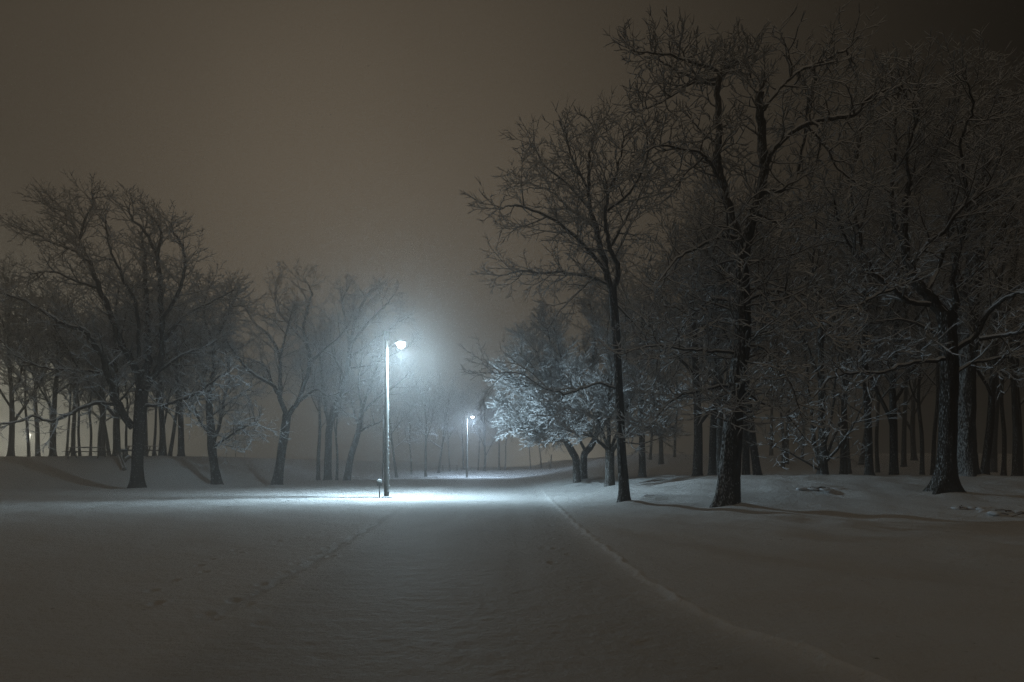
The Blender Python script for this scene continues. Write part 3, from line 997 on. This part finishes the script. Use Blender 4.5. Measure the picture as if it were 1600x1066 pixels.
# the three low trees whose snowy boughs catch the lamp light
st_low = dict(trop={1: .0, 2: .015, 3: .02, 4: .03}, wob={2: .08, 3: .09, 4: .11}, space={2: .21, 3: .115, 4: .068}, len={2: 1.75, 3: .85, 4: .36},
              rad={2: .028, 3: .011, 4: .0052}, rmin=.0044, flat=.45, ang={2: 40, 3: 38, 4: 36}, snow=(.0155, .5, .06))
hero_tree('low_tree', 'low tree bent left over the road with snow laden boughs brightly lit', 'tree',
          [(902, 758, 12.5), (901, 735, 11), (900, 718, 11), (894, 706, 11), (887, 694, 10), (880, 684, 9)], 41,
          [([(884, 690), (860, 668), (832, 652), (808, 644), (790, 636)], 5, 1.5, -2.0),
           ([(880, 684), (862, 650), (840, 617), (814, 598), (790, 585)], 6, 1.5, -.8),
           ([(882, 686), (872, 640), (856, 595), (838, 550), (818, 528)], 6, 1.5, 1.0),
           ([(886, 692), (855, 684), (830, 672), (806, 668)], 4, 1.4, -3.0),
           ([(881, 684), (880, 630), (878, 570), (866, 515)], 6, 1.5, -1.6),
           ([(862, 650), (835, 636), (812, 614), (794, 607)], 4, 1.4, 1.4, 1.1, -.3),
           ([(856, 595), (832, 572), (812, 552)], 4, 1.4, -2.2, 1.1, .4),
           ([(884, 690), (868, 672), (846, 660), (822, 655)], 4, 1.4, 2.6)],
          Style(**st_low), seed=81, flare=.35, flare_h=.3, wander=.8)
hero_tree('low_tree', 'snow laden low tree with straight short trunk just right of the bent tree', 'tree',
          [(912, 756, 11.5), (912, 730, 10.5), (913, 710, 10.5), (922, 699, 10), (931, 684, 9)], 43,
          [([(930, 687), (935, 640), (925, 580), (930, 520), (922, 478)], 6, 1.5, 1.0),
           ([(932, 682), (960, 640), (985, 590), (1002, 550)], 5, 1.5, 2.0),
           ([(930, 687), (905, 640), (880, 590), (862, 540), (850, 505)], 6, 1.5, -1.5),
           ([(932, 684), (945, 620), (965, 560), (970, 505)], 5, 1.5, -1.5),
           ([(915, 706), (896, 670), (868, 640), (846, 625)], 5, 1.5, -2.5),
           ([(905, 640), (880, 620), (850, 585)], 4, 1.4, 1.8, 1.0, -.6)],
          Style(**st_low), seed=82, flare=.35, flare_h=.3, wander=.8)
hero_tree('low_tree', 'snow laden low tree with forked stout trunk, just left of the tall slim tree', 'tree',
          [(953, 768, 15), (953, 740, 13.5), (953, 720, 13.5), (953, 703, 14)], 36.5,
          [([(952, 706), (943, 696), (929, 684), (905, 660), (880, 645), (857, 640)], 7, 1.5, -1.2),
           ([(954, 708), (968, 690), (990, 662), (1020, 640), (1045, 625)], 7, 1.5, -1.0),
           ([(953, 704), (950, 640), (955, 580), (948, 530), (952, 490)], 7, 1.5, 1.4),
           ([(953, 706), (935, 660), (915, 615), (900, 575)], 5, 1.5, 2.0),
           ([(955, 700), (980, 640), (1000, 590), (1030, 550)], 5.5, 1.5, 1.5),
           ([(929, 684), (905, 676), (884, 672)], 4, 1.4, -2.2, .9, -.4),
           ([(990, 662), (1015, 668), (1045, 665)], 4, 1.4, .8, .9, -.6)],
          Style(**st_low), seed=83, flare=.35, flare_h=.3, wander=.8)

# the clump of trunks left of the lamp
st_mid = dict(trop={1: .06, 2: .05, 3: .05, 4: .05}, space={2: .62, 3: .36, 4: .23}, len={2: 2.8, 3: 1.3, 4: .58}, rad={2: .05, 3: .024, 4: .013}, rmin=.010, snow=(.026, .4, .08))
hero_tree('clump_tree', 'straight dark tree left of the near lamp, tallest of its clump, fan shaped top', 'tree',
          [(512, 749, 12), (513, 700, 10.5), (516, 660, 10), (530, 620, 9), (543, 575, 8), (548, 530, 7)], 66,
          [([(513, 665), (505, 610), (500, 560), (490, 510)], 6, 1.8, 1.5),
           ([(548, 532), (556, 495), (572, 465), (580, 452)], 5, 1.8, 1.0),
           ([(547, 540), (575, 505), (600, 480), (612, 466)], 5, 1.8, -1.5),
           ([(545, 560), (580, 535), (612, 512), (634, 495)], 5, 1.8, 2.0),
           ([(543, 575), (580, 570), (610, 555), (640, 540)], 4, 1.6, -2.0),
           ([(547, 545), (540, 505), (535, 470), (542, 455)], 4.5, 1.8, -2.0),
           ([(530, 620), (565, 600), (590, 585)], 4, 1.6, 2.0),
           ([(538, 590), (520, 550), (515, 510)], 4, 1.6, 2.0)],
          Style(**st_mid), seed=91, flare=.4)
hero_tree('clump_tree', 'tree leaning right with one low side bough, just left of the near lamp pole', 'tree',
          [(541, 746, 11), (548, 715, 9.5), (556, 688, 9), (561, 670, 8), (566, 640, 7)], 66,
          [([(559, 676), (575, 667), (592, 660), (604, 655)], 4, 1.4, -1.0),
           ([(561, 668), (552, 640), (548, 610)], 4, 1.5, 1.5),
           ([(566, 640), (578, 605), (590, 570), (600, 545)], 5, 1.5, 1.5),
           ([(565, 645), (590, 622), (615, 605), (632, 590)], 4.5, 1.5, -1.0),
           ([(566, 642), (560, 600), (565, 560)], 4, 1.5, -2.0)],
          Style(**st_mid), seed=92, flare=.4)

# the many stemmed tree with low boughs, right
hero_tree('bushy_tree', 'many stemmed tree fanning out from its base behind the rugged old tree, right', 'tree',
          [(1285, 746, 16), (1286, 720, 13), (1284, 660, 10), (1283, 580, 9), (1282, 500, 8), (1281, 450, 6)], 35.5,
          [([(1283, 728), (1272, 690), (1268, 640), (1258, 560), (1250, 490)], 8, 2, 1.0, .8),
           ([(1284, 728), (1310, 700), (1330, 670), (1345, 640)], 5, 1.6, -1.5, .9),
           ([(1284, 730), (1305, 680), (1320, 640), (1325, 590)], 5, 1.6, 1.8, .9),
           ([(1282, 735), (1260, 722), (1235, 708), (1205, 695)], 4, 1.4, -1.2, .9),
           ([(1284, 715), (1300, 650), (1305, 590), (1315, 540)], 5, 1.6, -1.2, .9),
           ([(1283, 600), (1265, 550), (1240, 500), (1225, 460)], 4.5, 1.6, -1.6, .9),
           ([(1282, 540), (1310, 480), (1325, 420), (1322, 370)], 4.5, 1.6, 1.2, .9),
           ([(1281, 480), (1270, 420), (1275, 350), (1262, 300)], 4.5, 1.6, -.6, .9)],
          Style(trop={1: .05, 2: .05, 3: .05, 4: .05}, space={2: .7, 3: .48, 4: .34}, len={2: 2.2, 3: 1.1, 4: .55}, rad={2: .036, 3: .020, 4: .012}, rmin=.009, snow=(.017, .4, .06)),
          seed=95, flare=.5)

# ---- wood behind: four kinds, copied ---------------------------------------------------------------
st_b = dict(seg={1: 8, 2: 6, 3: 4, 4: 3}, trop={1: .06, 2: .05, 3: .05, 4: .05}, space={2: .68, 3: .40, 4: .27}, len={2: 2.8, 3: 1.3, 4: .6},
            rad={2: .045, 3: .022, 4: .012}, rmin=.0095, snow=(.031, .4, .075))
PROTO = {
    'wide': lambda: gen_tree('park_tree', Style(**st_b), 17, .27, .24, 8, 1.05, 301),
    'tall': lambda: gen_tree('park_tree', Style(**st_b), 18, .22, .42, 8, .85, 302, lean=(.05, .02), limb_ang=38),
    'fork': lambda: gen_tree('park_tree', Style(**st_b), 16, .22, .18, 7, .9, 303, limb_ang=34, limb_len=.55),
    'lean': lambda: gen_tree('park_tree', Style(**st_b), 16, .19, .30, 7, .85, 304, lean=(.20, .05), limb_ang=42),
    'slim': lambda: gen_tree('park_tree', Style(**dict(st_b, space={2: .95, 3: .6, 4: .45})), 16, .135, .34, 6, .62, 305, lean=(-.08, .03), limb_ang=35),
}
built = {}


def wood(kind, px, d, height, rz, label, group):
    if kind not in built:
        o = built[kind] = PROTO[kind]()
    else:
        o = copy_tree(built[kind])
    x = (px - 800) / F * d
    base_h = {'wide': 17, 'tall': 18, 'fork': 16, 'lean': 16, 'slim': 16}[kind]
    s = height / base_h
    o.location = (x, d, gh(x, d))
    o.rotation_euler = (0, 0, R(rz))
    o.scale = (s, s, s)
    tag(o, label, 'tree', group)
    return o


GL = 'trees on the snowy rise at the left'
wood('fork', 17, 60, 17.5, 20, 'leftmost tree on the rise, forked low in front of the pale glow', GL)
wood('slim', 45, 63, 15, 100, 'slim tree leaning left on the rise, second trunk from the left edge', GL)
wood('tall', 59, 66, 17, 200, 'straight trunk midway between the left edge and the longer picnic table', GL)
wood('wide', 83, 62, 17, 310, 'stout straight tree on the rise just left of the longer picnic table', GL)
wood('slim', 104, 68, 15, 250, 'thin tree at the left end of the longer picnic table', GL)
wood('tall', 114, 64, 16, 40, 'straight thin trunk behind the left half of the longer picnic table', GL)
wood('slim', 125, 62, 14, 10, 'very thin tree behind the middle of the longer picnic table', GL)
wood('slim', 141, 66, 15, 160, 'thin tree behind the right half of the longer picnic table', GL)
wood('lean', 155, 68, 15, 300, 'tree behind the right end of the longer picnic table, leaning inward', GL)
wood('fork', 162, 72, 16, 75, 'tree with upright forks just right of the longer picnic table', GL)
wood('lean', 171, 69, 15, 170, 'tree leaning left, between the longer picnic table and the fallen log', GL)
wood('wide', 183, 57, 18, 55, 'thick dark tree at the front of the rise with the fallen log at its foot', GL)
wood('slim', 198, 64, 15, 330, 'slim tree rising behind the box grill', GL)
wood('tall', 228, 66, 17, 130, 'straight tree right behind the broad spreading tree and the shorter picnic table', GL)
wood('slim', 240, 62, 15, 220, 'slim tree at the right end of the shorter picnic table', GL)
wood('fork', 251, 63, 16, 280, 'forked tree first to the right of the shorter picnic table', GL)
wood('slim', 259, 66, 15, 60, 'thin upright tree second to the right of the shorter picnic table', GL)
wood('lean', 265, 64, 15, 20, 'tree leaning right, third to the right of the shorter picnic table', GL)
wood('wide', 283, 61, 17, 100, 'stout tree at the right end of the rise, by itself', GL)

GC = 'trees along the road behind the lamps'
wood('tall', 497, 70, 17, 15, 'straight dark trunk, leftmost of the clump left of the near lamp', GC)
wood('slim', 526, 70, 16, 140, 'thin trunk in the middle of the clump left of the near lamp', GC)
wood('lean', 620, 84, 14, 190, 'hazy tree leaning left just right of the near lamp pole', GC)
wood('slim', 643, 90, 13, 80, 'hazy thin tree second to the right of the near lamp pole', GC)
wood('tall', 665, 86, 14, 260, 'hazy straight tree third to the right of the near lamp pole', GC)
wood('lean', 685, 92, 13.5, 340, 'hazy tree leaning right at the left end of the far picnic table', GC)
wood('slim', 703, 95, 12.5, 30, 'hazy thin tree behind the far picnic table', GC)
wood('tall', 724, 114, 15.5, 120, 'hazy straight tree showing right behind the far lamp pole', GC)
wood('slim', 747, 100, 13, 200, 'faint thin tree first to the right of the far lamp', GC)
wood('fork', 757, 96, 13, 300, 'faint tree second to the right of the far lamp', GC)
wood('tall', 780, 104, 13, 70, 'faint tree left of the lit low boughs', GC)
wood('slim', 789, 98, 12, 170, 'faint slim tree under the tip of the lit low boughs', GC)
wood('slim', 829, 112, 12, 40, 'very faint tree behind the leaning posts', GC)
wood('lean', 846, 120, 12, 110, 'very faint leaning tree right beside the leaning posts', GC)

GR = 'trees of the wood on the right'
wood('wide', 1004, 46, 15, 10, 'tree with a short dark trunk just right of the tall slim tree', GR)
wood('slim', 1016, 72, 17, 190, 'slender far trunk on the slope, right of the tall slim tree', GR)
wood('tall', 1033, 66, 18, 60, 'far trunk on the slope between the tall slim tree and the rugged tree', GR)
wood('slim', 1054, 74, 17, 240, 'thin far trunk high on the slope, halfway to the rugged tree', GR)
wood('wide', 1090, 40, 17.5, 130, 'stout trunk standing left of the rugged old tree', GR)
wood('tall', 1113, 41, 18.5, 300, 'straight trunk close on the left of the rugged old tree', GR)
wood('fork', 1125, 46, 18, 20, 'trunk mostly hidden behind the rugged old tree', GR)
wood('tall', 1166, 42, 19, 200, 'straight trunk showing close on the right of the rugged old tree', GR)
wood('lean', 1185, 39, 19, 175, 'dark trunk leaning left, right of the rugged old tree', GR)
wood('slim', 1223, 62, 18, 90, 'faint thin trunk, left one of a pair between the rugged and the many stemmed tree', GR)
wood('tall', 1229, 66, 17, 340, 'faint trunk, right one of a pair between the rugged and the many stemmed tree', GR)
wood('slim', 1253, 70, 16, 150, 'faint slender trunk close to the left of the many stemmed tree', GR)
wood('tall', 1318, 44, 18, 230, 'straight trunk just right of the many stemmed tree', GR)
wood('slim', 1327, 52, 18, 10, 'thin trunk second to the right of the many stemmed tree', GR)
wood('tall', 1358, 37, 17, 100, 'tall dark bare trunk midway between the many stemmed tree and the right edge tree', GR)
wood('slim', 1372, 54, 18, 290, 'faint thin trunk beside the tall dark bare trunk', GR)
wood('fork', 1397, 39, 17, 160, 'dark trunk with a high fork left of the big tree with flared roots', GR)
wood('slim', 1441, 50, 18, 60, 'faint trunk close on the left of the big tree with flared roots', GR)
wood('slim', 1457, 46, 17, 210, 'slim trunk almost touching the big tree with flared roots', GR)
wood('lean', 1537, 38, 18, 0, 'dark tree leaning right at the right edge, beyond the frosted thick trunk', GR)
wood('wide', 1590, 44, 19, 45, 'tree at the very right edge of the picture', GR)

wood('tall', 1205, 78, 17, 25, 'very faint trunk far in the wood just right of the leaning dark trunk', GR)
wood('lean', 1345, 64, 18, 320, 'faint trunk behind the left side of the tall dark bare trunk', GR)
wood('tall', 1412, 62, 18, 250, 'faint trunk to the right of the dark trunk with a high fork', GR)
wood('fork', 1428, 70, 19, 120, 'very faint trunk furthest back, left of the big tree with flared roots', GR)
wood('tall', 1553, 56, 19, 310, 'faint straight trunk at the right edge behind the tree leaning right', GR)
wood('slim', 1568, 48, 18, 80, 'thin trunk at the right edge, beyond the tree leaning right', GR)

GF = 'small bare saplings on the far field'
wood('slim', 383, 96, 4.2, 15, 'small bare sapling on the far field right of the rounded tree', GF)

# ---- street lamps ------------------------------------------------------------------------------------


def make_lamp():
    root = empty('street_lamp')
    H = 8.0
    MB().tube([(0, 0, -.3), (0, 0, 0), (0, 0, 2), (0, 0, 5), (0, 0, 7.35), (0, 0, H - .05)], [.128, .124, .113, .096, .082, .078], 20).build('pole', M_POLE, root)
    MB().tube([(0, 0, H - .42), (0, 0, H - .41), (0, 0, H - .02), (0, 0, H)], [.105, .15, .15, .12], 16).build('pole_cap', M_DARKM, root)
    MB().lump((0, 0, H + .01), (.15, .15, .06), 3, .1).build('cap_snow', M_SNOW, root)
    arm = [(.08, 0, 7.25), (.30, 0, 7.42), (.50, 0, 7.46)]
    MB().tube(arm, [.03, .03, .03], 10).build('arm', M_METAL, root)
    hd = MB()
    n = 14
    secs = [(.42, .05, .045), (.50, .10, .07), (.66, .15, .09), (.84, .15, .085), (.96, .09, .05), (.99, .02, .02)]
    V, Q = [], []
    for x, hw, hh in secs:
        for j in range(n):
            a = 2 * math.pi * j / n
            V.append((x - .03, hw * math.cos(a), 7.46 + hh * (math.sin(a) if math.sin(a) > 0 else .45 * math.sin(a))))
    for i in range(len(secs) - 1):
        for j in range(n):
            Q.append((i * n + j, i * n + (j + 1) % n, (i + 1) * n + (j + 1) % n, (i + 1) * n + j))
    hd.add(V, Q)
    housing = hd.build('luminaire', M_METAL, root)
    lens = MB()
    V, Q = [], []
    m_ = 7
    for i in range(m_):
        th = math.pi / 2 * i / (m_ - 1)
        for j in range(18):
            a = 2 * math.pi * j / 18
            V.append((.70 + .22 * math.cos(th) * math.cos(a), .21 * math.cos(th) * math.sin(a), 7.44 - .27 * math.sin(th)))
    for i in range(m_ - 1):
        for j in range(18):
            Q.append((i * 18 + j, (i + 1) * 18 + j, (i + 1) * 18 + (j + 1) % 18, i * 18 + (j + 1) % 18))
    lens.add(V, Q)
    lens.build('lens', M_LENS, housing)
    MB().lump((.68, 0, 7.56), (.22, .13, .05), 4, .12).build('luminaire_snow', M_SNOW, root)
    cd = MB().tube([(-.19, -.02, .95), (-.19, -.02, 1.35), (-.155, -.02, 1.75), (-.15, -.02, 3.0), (-.14, -.02, 4.2)], [.028] * 5, 10)
    cd.build('conduit', M_METAL, root)
    sb = MB()
    rs = random.Random(5)
    for k in range(34):
        z = rs.uniform(.5, 6.6) if k > 12 else rs.uniform(.3, 3.2)
        a = rs.gauss(.1, .5)
        rr_ = .124 - .006 * z
        sb.lump((rr_ * math.cos(a), -rr_ * math.sin(a), z), (rs.uniform(.012, .03), rs.uniform(.015, .03), rs.uniform(.02, .06)), k, .2, 7, 5)
    for k in range(14):
        a = k / 14 * 6.28
        sb.lump((.16 * math.cos(a), .16 * math.sin(a), .02), (.09, .09, .05), k, .2, 8, 5)
    sb.build('clinging_snow', M_SNOW, root)
    ld = bpy.data.lights.new('lamp_light', 'POINT')
    ld.energy = LAMP_POWER
    ld.color = LAMP_COL
    ld.shadow_soft_size = .18
    ld.use_nodes = True
    nt = ld.node_tree
    N, L = nt.nodes, nt.links
    em = [n_ for n_ in N if n_.type == 'EMISSION'][0]
    geo = N.new('ShaderNodeNewGeometry')
    sp = N.new('ShaderNodeSeparateXYZ'); L.new(geo.outputs['Incoming'], sp.inputs[0])

    def mt(op, a, b_=None, c=None, clamp=False):
        q = N.new('ShaderNodeMath'); q.operation = op; q.use_clamp = clamp
        for i_, v_ in enumerate((a, b_, c)):
            if v_ is None: continue
            if isinstance(v_, (int, float)): q.inputs[i_].default_value = v_
            else: L.new(v_, q.inputs[i_])
        return q.outputs[0]
    side = mt('MULTIPLY_ADD', mt('MULTIPLY', sp.outputs['X'], sp.outputs['X']), -.55, 1.0)     # the optic throws less light sideways
    mr = N.new('ShaderNodeMapRange'); mr.interpolation_type = 'SMOOTHSTEP'                       # and cuts off above
    mr.inputs['From Min'].default_value = .36; mr.inputs['From Max'].default_value = -.25
    L.new(sp.outputs['Z'], mr.inputs['Value'])
    fr = N.new('ShaderNodeMapRange'); fr.interpolation_type = 'SMOOTHSTEP'                       # and keeps its shallow light off the near side
    fr.inputs['From Min'].default_value = -.95; fr.inputs['From Max'].default_value = -.05
    fr.inputs['To Min'].default_value = .40; fr.inputs['To Max'].default_value = 2.6
    L.new(sp.outputs['Y'], fr.inputs['Value'])
    L.new(mt('MULTIPLY', mt('MULTIPLY', side, mr.outputs['Result']), fr.outputs['Result']), em.inputs['Strength'])
    lo = bpy.data.objects.new('lamp_light', ld)
    lo.location = (.70, 0, 7.0)
    lo.parent = root
    col.objects.link(lo)
    return root


lamp = make_lamp()
p = hit(604, 778)
lamp.location = (p.x, p.y, p.z)
tag(lamp, 'near street lamp, tall pale pole with a glaring white head over the snowy road', 'street lamp', 'street lamps along the road')
lamp2 = copy_tree(lamp)
for ch in lamp2.children:
    if ch.type == 'LIGHT':                                       # an older, bluer and weaker lamp
        ch.data = ch.data.copy(); ch.data.energy = LAMP_POWER * .62; ch.data.color = (.58, .78, 1.0)
d2 = 83.0
x2 = (729.5 - 800) / F * d2
lamp2.location = (x2, d2, gh(x2, d2))
tag(lamp2, 'far street lamp, small and hazy with a bluish white head down the road', 'street lamp', 'street lamps along the road')

# a lone light beyond the rise on the left, seen through the trunks
dl = empty('distant_lamp')
dd_ = 118.0
dx_ = (47 - 800) / F * dd_
dl.location = (dx_, dd_, gh(dx_, dd_))
tag(dl, 'distant pale light glowing low behind the trees on the left rise', 'street lamp')
MB().tube([(0, 0, -.3), (0, 0, 2.5), (0, 0, 4.3)], [.07, .06, .05], 10).build('pole', M_DARKM, dl)
MB().lump((0, 0, 4.75), (.22, .22, .06), 2, .02).build('lamp_cap', M_DARKM, dl)
MB().tube([(0, 0, 4.3), (0, 0, 4.45), (0, 0, 4.68)], [.07, .16, .17], 14).build('lens', M_LENS_WARM, dl)
l2 = bpy.data.lights.new('lamp_light', 'POINT')
l2.energy = 260.0; l2.color = (1.0, .97, .78); l2.shadow_soft_size = .15
lo2 = bpy.data.objects.new('lamp_light', l2)
lo2.location = (0, -.25, 4.2); lo2.parent = dl
col.objects.link(lo2)

# meter box beside the near pole
mb = empty('meter_box', (p.x - .29, p.y - .25, gh(p.x - .29, p.y - .25)))
tag(mb, 'small grey meter box on a thin post at the foot of the near lamp pole', 'meter box')
MB().tube([(0, 0, -.2), (0, 0, .62)], [.028, .028], 10).build('post', M_METAL, mb)
MB().box((0, -.02, .72), (.22, .13, .28), bev=.015).build('box', M_METAL, mb)
MB().box((0, -.092, .72), (.18, .012, .23), bev=.004).build('cover', M_POLE, mb)
MB().lump((0, -.02, .865), (.10, .07, .022), 2, .1).build('snow_cap', M_SNOW, mb)

# ---- picnic tables -----------------------------------------------------------------------------------


def make_table(L):
    t = empty('picnic_table')
    tp = MB()
    for k in range(5):
        tp.box((0, -.30 + .15 * k, .76), (L, .138, .042), bev=.008)
    tp.build('tabletop', M_WOOD, t)
    for s in (-1, 1):
        bn = MB()
        for k in range(2):
            bn.box((0, s * (.62 + .145 * k), .45), (L, .135, .042), bev=.008)
        bn.build('bench', M_WOOD, t)
    for s in (-1, 1):
        x = s * (L / 2 - .32)
        for q in (-1, 1):
            MB().tube([(x, q * .62, -.1), (x, q * .22, .735)], [.048, .048], 6).build('leg', M_WOOD, t)
        MB().box((x + .05 * s, 0, .40), (.045, 1.55, .10), bev=.006).build('cross_beam', M_WOOD, t)
    sn = MB()
    sn.lump((0, 0, .775), (L / 2, .37, .055), 8, .05, 20, 8)
    sn.build('snow_cover', M_SNOW, t)
    return t


def put_table(t, px, d, rz, label):
    x = (px - 800) / F * d
    t.location = (x, d, gh(x, d) + .06)
    t.rotation_euler = (0, 0, R(rz))
    tag(t, label, 'picnic table', 'picnic tables in the snow')


tb = make_table(2.9)
put_table(tb, 136, 55, 4, 'longer picnic table on the crest of the left rise, left of the fallen log')
tb2 = copy_tree(tb); tb2.scale = (.85, 1, 1)
put_table(tb2, 221, 57, -8, 'shorter picnic table behind the trunk of the broad spreading tree')
tb3 = copy_tree(tb); tb3.scale = (.9, 1, .9)
put_table(tb3, 703, 98, 0, 'hazy picnic table far off between the two street lamps')

# box grill on its post
gx, gd = (193 - 800) / F * 54.5, 54.5
gr = empty('park_grill', (gx, gd, gh(gx, gd)))
tag(gr, 'small box grill on a post on the left rise, left of the spreading tree trunk', 'grill')
MB().tube([(0, 0, -.1), (0, 0, .55)], [.09, .08], 10).build('post', M_DARKM, gr)
gb = MB()
gb.box((0, 0, .57), (.50, .38, .03), bev=.004)
for s in (-1, 1):
    gb.box((s * .235, 0, .68), (.025, .38, .19), bev=.004)
gb.box((0, .18, .68), (.445, .02, .19), bev=.004)
gb.build('fire_box', M_DARKM, gr)
gt = MB()
for k in range(9):
    gt.tube([(-.22 + .055 * k, -.18, .74), (-.22 + .055 * k, .165, .74)], [.008, .008], 6)
gt.build('grate', M_METAL, gr)
MB().lump((0, 0, .80), (.25, .19, .05), 6, .1).build('snow_cap', M_SNOW, gr)

# fallen logs at the foot of the thick tree on the rise


def log(name, a, b_, r, label):
    a, b_ = Vector(a), Vector(b_)
    root = empty(name, a)
    tag(root, label, 'log', 'cut logs on the left rise')
    v = b_ - a
    pts = [v * t + Vector((0, 0, .04 * math.sin(3 * t))) for t in (0, .25, .5, .75, 1)]
    MB().tube(pts, [r * 1.1, r, r * .95, r * .97, r * .9], 14).build('log', M_LOG, root)
    V, Q = snow_arrays([(pts, [r] * 5)], .03, .2, .09)
    mesh_from('snow_cover', V, [Q], M_SNOW, root)
    return root


def rise(px, d, up): 
    x = (px - 800) / F * d
    return (x, d, gh(x, d) + up)


log('fallen_log', rise(184, 55.2, .45), rise(194.5, 51.5, .10), .15, 'cut pale log lying down the slope by the thick tree on the rise')
log('fallen_log', rise(193, 53.5, .12), rise(203, 53.8, .42), .17, 'short dark log propped up beside the pale log, left of the spreading tree')

# leaning posts by the far bend and thin pole on the left field
for px, hgt, lx, r_, lab in ((862, 2.0, .22, .10, 'thicker leaning post beside the far bend of the road'), (857.5, 1.15, -.12, .06, 'short thin post left of the thicker leaning post')):
    d_ = 98
    x = (px - 800) / F * d_ - lx
    pr = empty('wooden_post', (x, d_, gh(x, d_)))
    tag(pr, lab, 'post', 'posts at the far bend')
    MB().tube([(0, 0, -.2), (lx * .5, 0, hgt * .5), (lx, 0, hgt)], [r_, r_, r_ * .92], 10).build('post', M_WOOD, pr)
    MB().lump((lx, 0, hgt + .02), (r_, r_, .04), 5, .1).build('snow_cap', M_SNOW, pr)
pp = empty('thin_pole', ((368 - 800) / F * 92, 92, gh((368 - 800) / F * 92, 92)))
tag(pp, 'thin bare pole on the far field, right of the rounded tree', 'pole')
MB().tube([(0, 0, -.2), (0, 0, 2.2), (.02, 0, 4.5)], [.055, .05, .045], 10).build('post', M_DARKM, pp)
MB().lump((.02, 0, 4.52), (.06, .06, .04), 5, .1).build('snow_cap', M_SNOW, pp)

# sticks and leaf litter poking out of the snow on the bank


def litter(px, py, seed, label, n, spread):
    q = hit(px, py)
    root = empty('brush_heap', (q.x, q.y, gh(q.x, q.y)))
    tag(root, label, 'brush')
    rs = random.Random(seed)
    mbx = MB()
    for k in range(n):
        a = rs.uniform(0, 6.28); L_ = rs.uniform(.2, .7) * spread
        c = Vector((rs.gauss(0, .35) * spread, rs.gauss(0, .3) * spread, rs.uniform(.0, .09)))
        v = Vector((math.cos(a), math.sin(a), rs.gauss(0.02, .15))) * L_ * .5
        mbx.tube([c - v, c + Vector((0, 0, .03)), c + v], [.018, .015, .008], 6)
    mbx.build('sticks', M_LOG, root)
    sx = MB()
    for k in range(5):
        sx.lump((rs.gauss(0, .4) * spread, rs.gauss(0, .3) * spread, .03), (rs.uniform(.12, .3), rs.uniform(.12, .25), .07), k + seed, .2)
    sx.build('snow_cap', M_SNOW, root)


litter(1283, 769, 3, 'dark twigs sticking out of the snow bank below the many stemmed tree', 30, .7)
litter(1510, 797, 4, 'few dark twigs in the snow in front of the big tree with flared roots', 9, .6)
litter(1585, 808, 5, 'dark fallen twigs in the snow at the right edge', 12, 1.0)
litter(1018, 778, 6, 'little snowy heap right of the foot of the tall slim tree', 5, .5)

# falling snow
rf = np.random.default_rng(3)
n1, n2, n3 = 110000, 36000, 26000
c1 = np.stack([rf.normal(-5.5, 7.5, n1), rf.uniform(20, 52, n1), rf.uniform(.2, 10.0, n1)], 1)
c2 = np.stack([rf.uniform(-40, 32, n2), rf.uniform(14, 85, n2), rf.uniform(.2, 18, n2)], 1)
c3 = np.stack([rf.uniform(-16, 5, n3), rf.uniform(70, 96, n3), rf.uniform(.4, 10.0, n3)], 1)
c4 = np.stack([rf.normal(p.x + .7, 1.9, 1500), rf.normal(p.y - .2, 2.0, 1500), rf.normal(p.z + 6.9, 1.7, 1500)], 1)  # extra flakes crowded round the lamp head, added to build its bright halo
c5 = np.stack([rf.normal(x2 + .7, 1.9, 900), rf.normal(d2 - .2, 2.0, 900), rf.normal(7.7, 1.7, 900)], 1)  # likewise added round the far lamp for its halo
c = np.vstack([c1, c2, c3, c4, c5])
c = c[np.hypot(np.hypot(c[:, 0] - p.x - .7, c[:, 1] - p.y), c[:, 2] - p.z - 7.2) > .42]
c = c[c[:, 2] > ground_h(c[:, 0], c[:, 1]) + .15]
sz = rf.uniform(.0035, .0085, len(c)) * np.where(rf.random(len(c)) < .03, 1.6, 1.0) * np.where(c[:, 1] > 68, 1.4, 1.0)
oct_ = np.array([(1, 0, 0), (-1, 0, 0), (0, 1, 0), (0, -1, 0), (.25, .1, 1.7), (-.25, -.1, -1.7)])
V = (c[:, None, :] + sz[:, None, None] * oct_[None] * rf.uniform(.7, 1.3, (len(c), 1, 3))).reshape(-1, 3)
fo = np.array([(0, 2, 4), (2, 1, 4), (1, 3, 4), (3, 0, 4), (2, 0, 5), (1, 2, 5), (3, 1, 5), (0, 3, 5)])
T_ = (np.arange(len(c))[:, None, None] * 6 + fo[None]).reshape(-1, 3)
fl = mesh_from('falling_snow', V, [T_], M_FLAKE, smooth=False)
tag(fl, 'snowflakes drifting through the lamp light', 'snowflakes', kind='stuff')

# haze: the snowy night air
hz = MB().box((0, 70, 12.0), (620, 376, 30)).build('haze', None, smooth=False)
hm = bpy.data.materials.new('haze')
hm.use_nodes = True
N, L = hm.node_tree.nodes, hm.node_tree.links
for n_ in list(N): N.remove(n_)
ov = N.new('ShaderNodeOutputMaterial')
pv = N.new('ShaderNodeVolumePrincipled')
pv.inputs['Color'].default_value = (.93, .94, .95, 1)
pv.inputs['Density'].default_value = HAZE_DENSITY
pv.inputs['Anisotropy'].default_value = .89
L.new(pv.outputs['Volume'], ov.inputs['Volume'])
hz.data.materials.append(hm)
tag(hz, 'snowy night haze over the park', 'haze', kind='stuff')
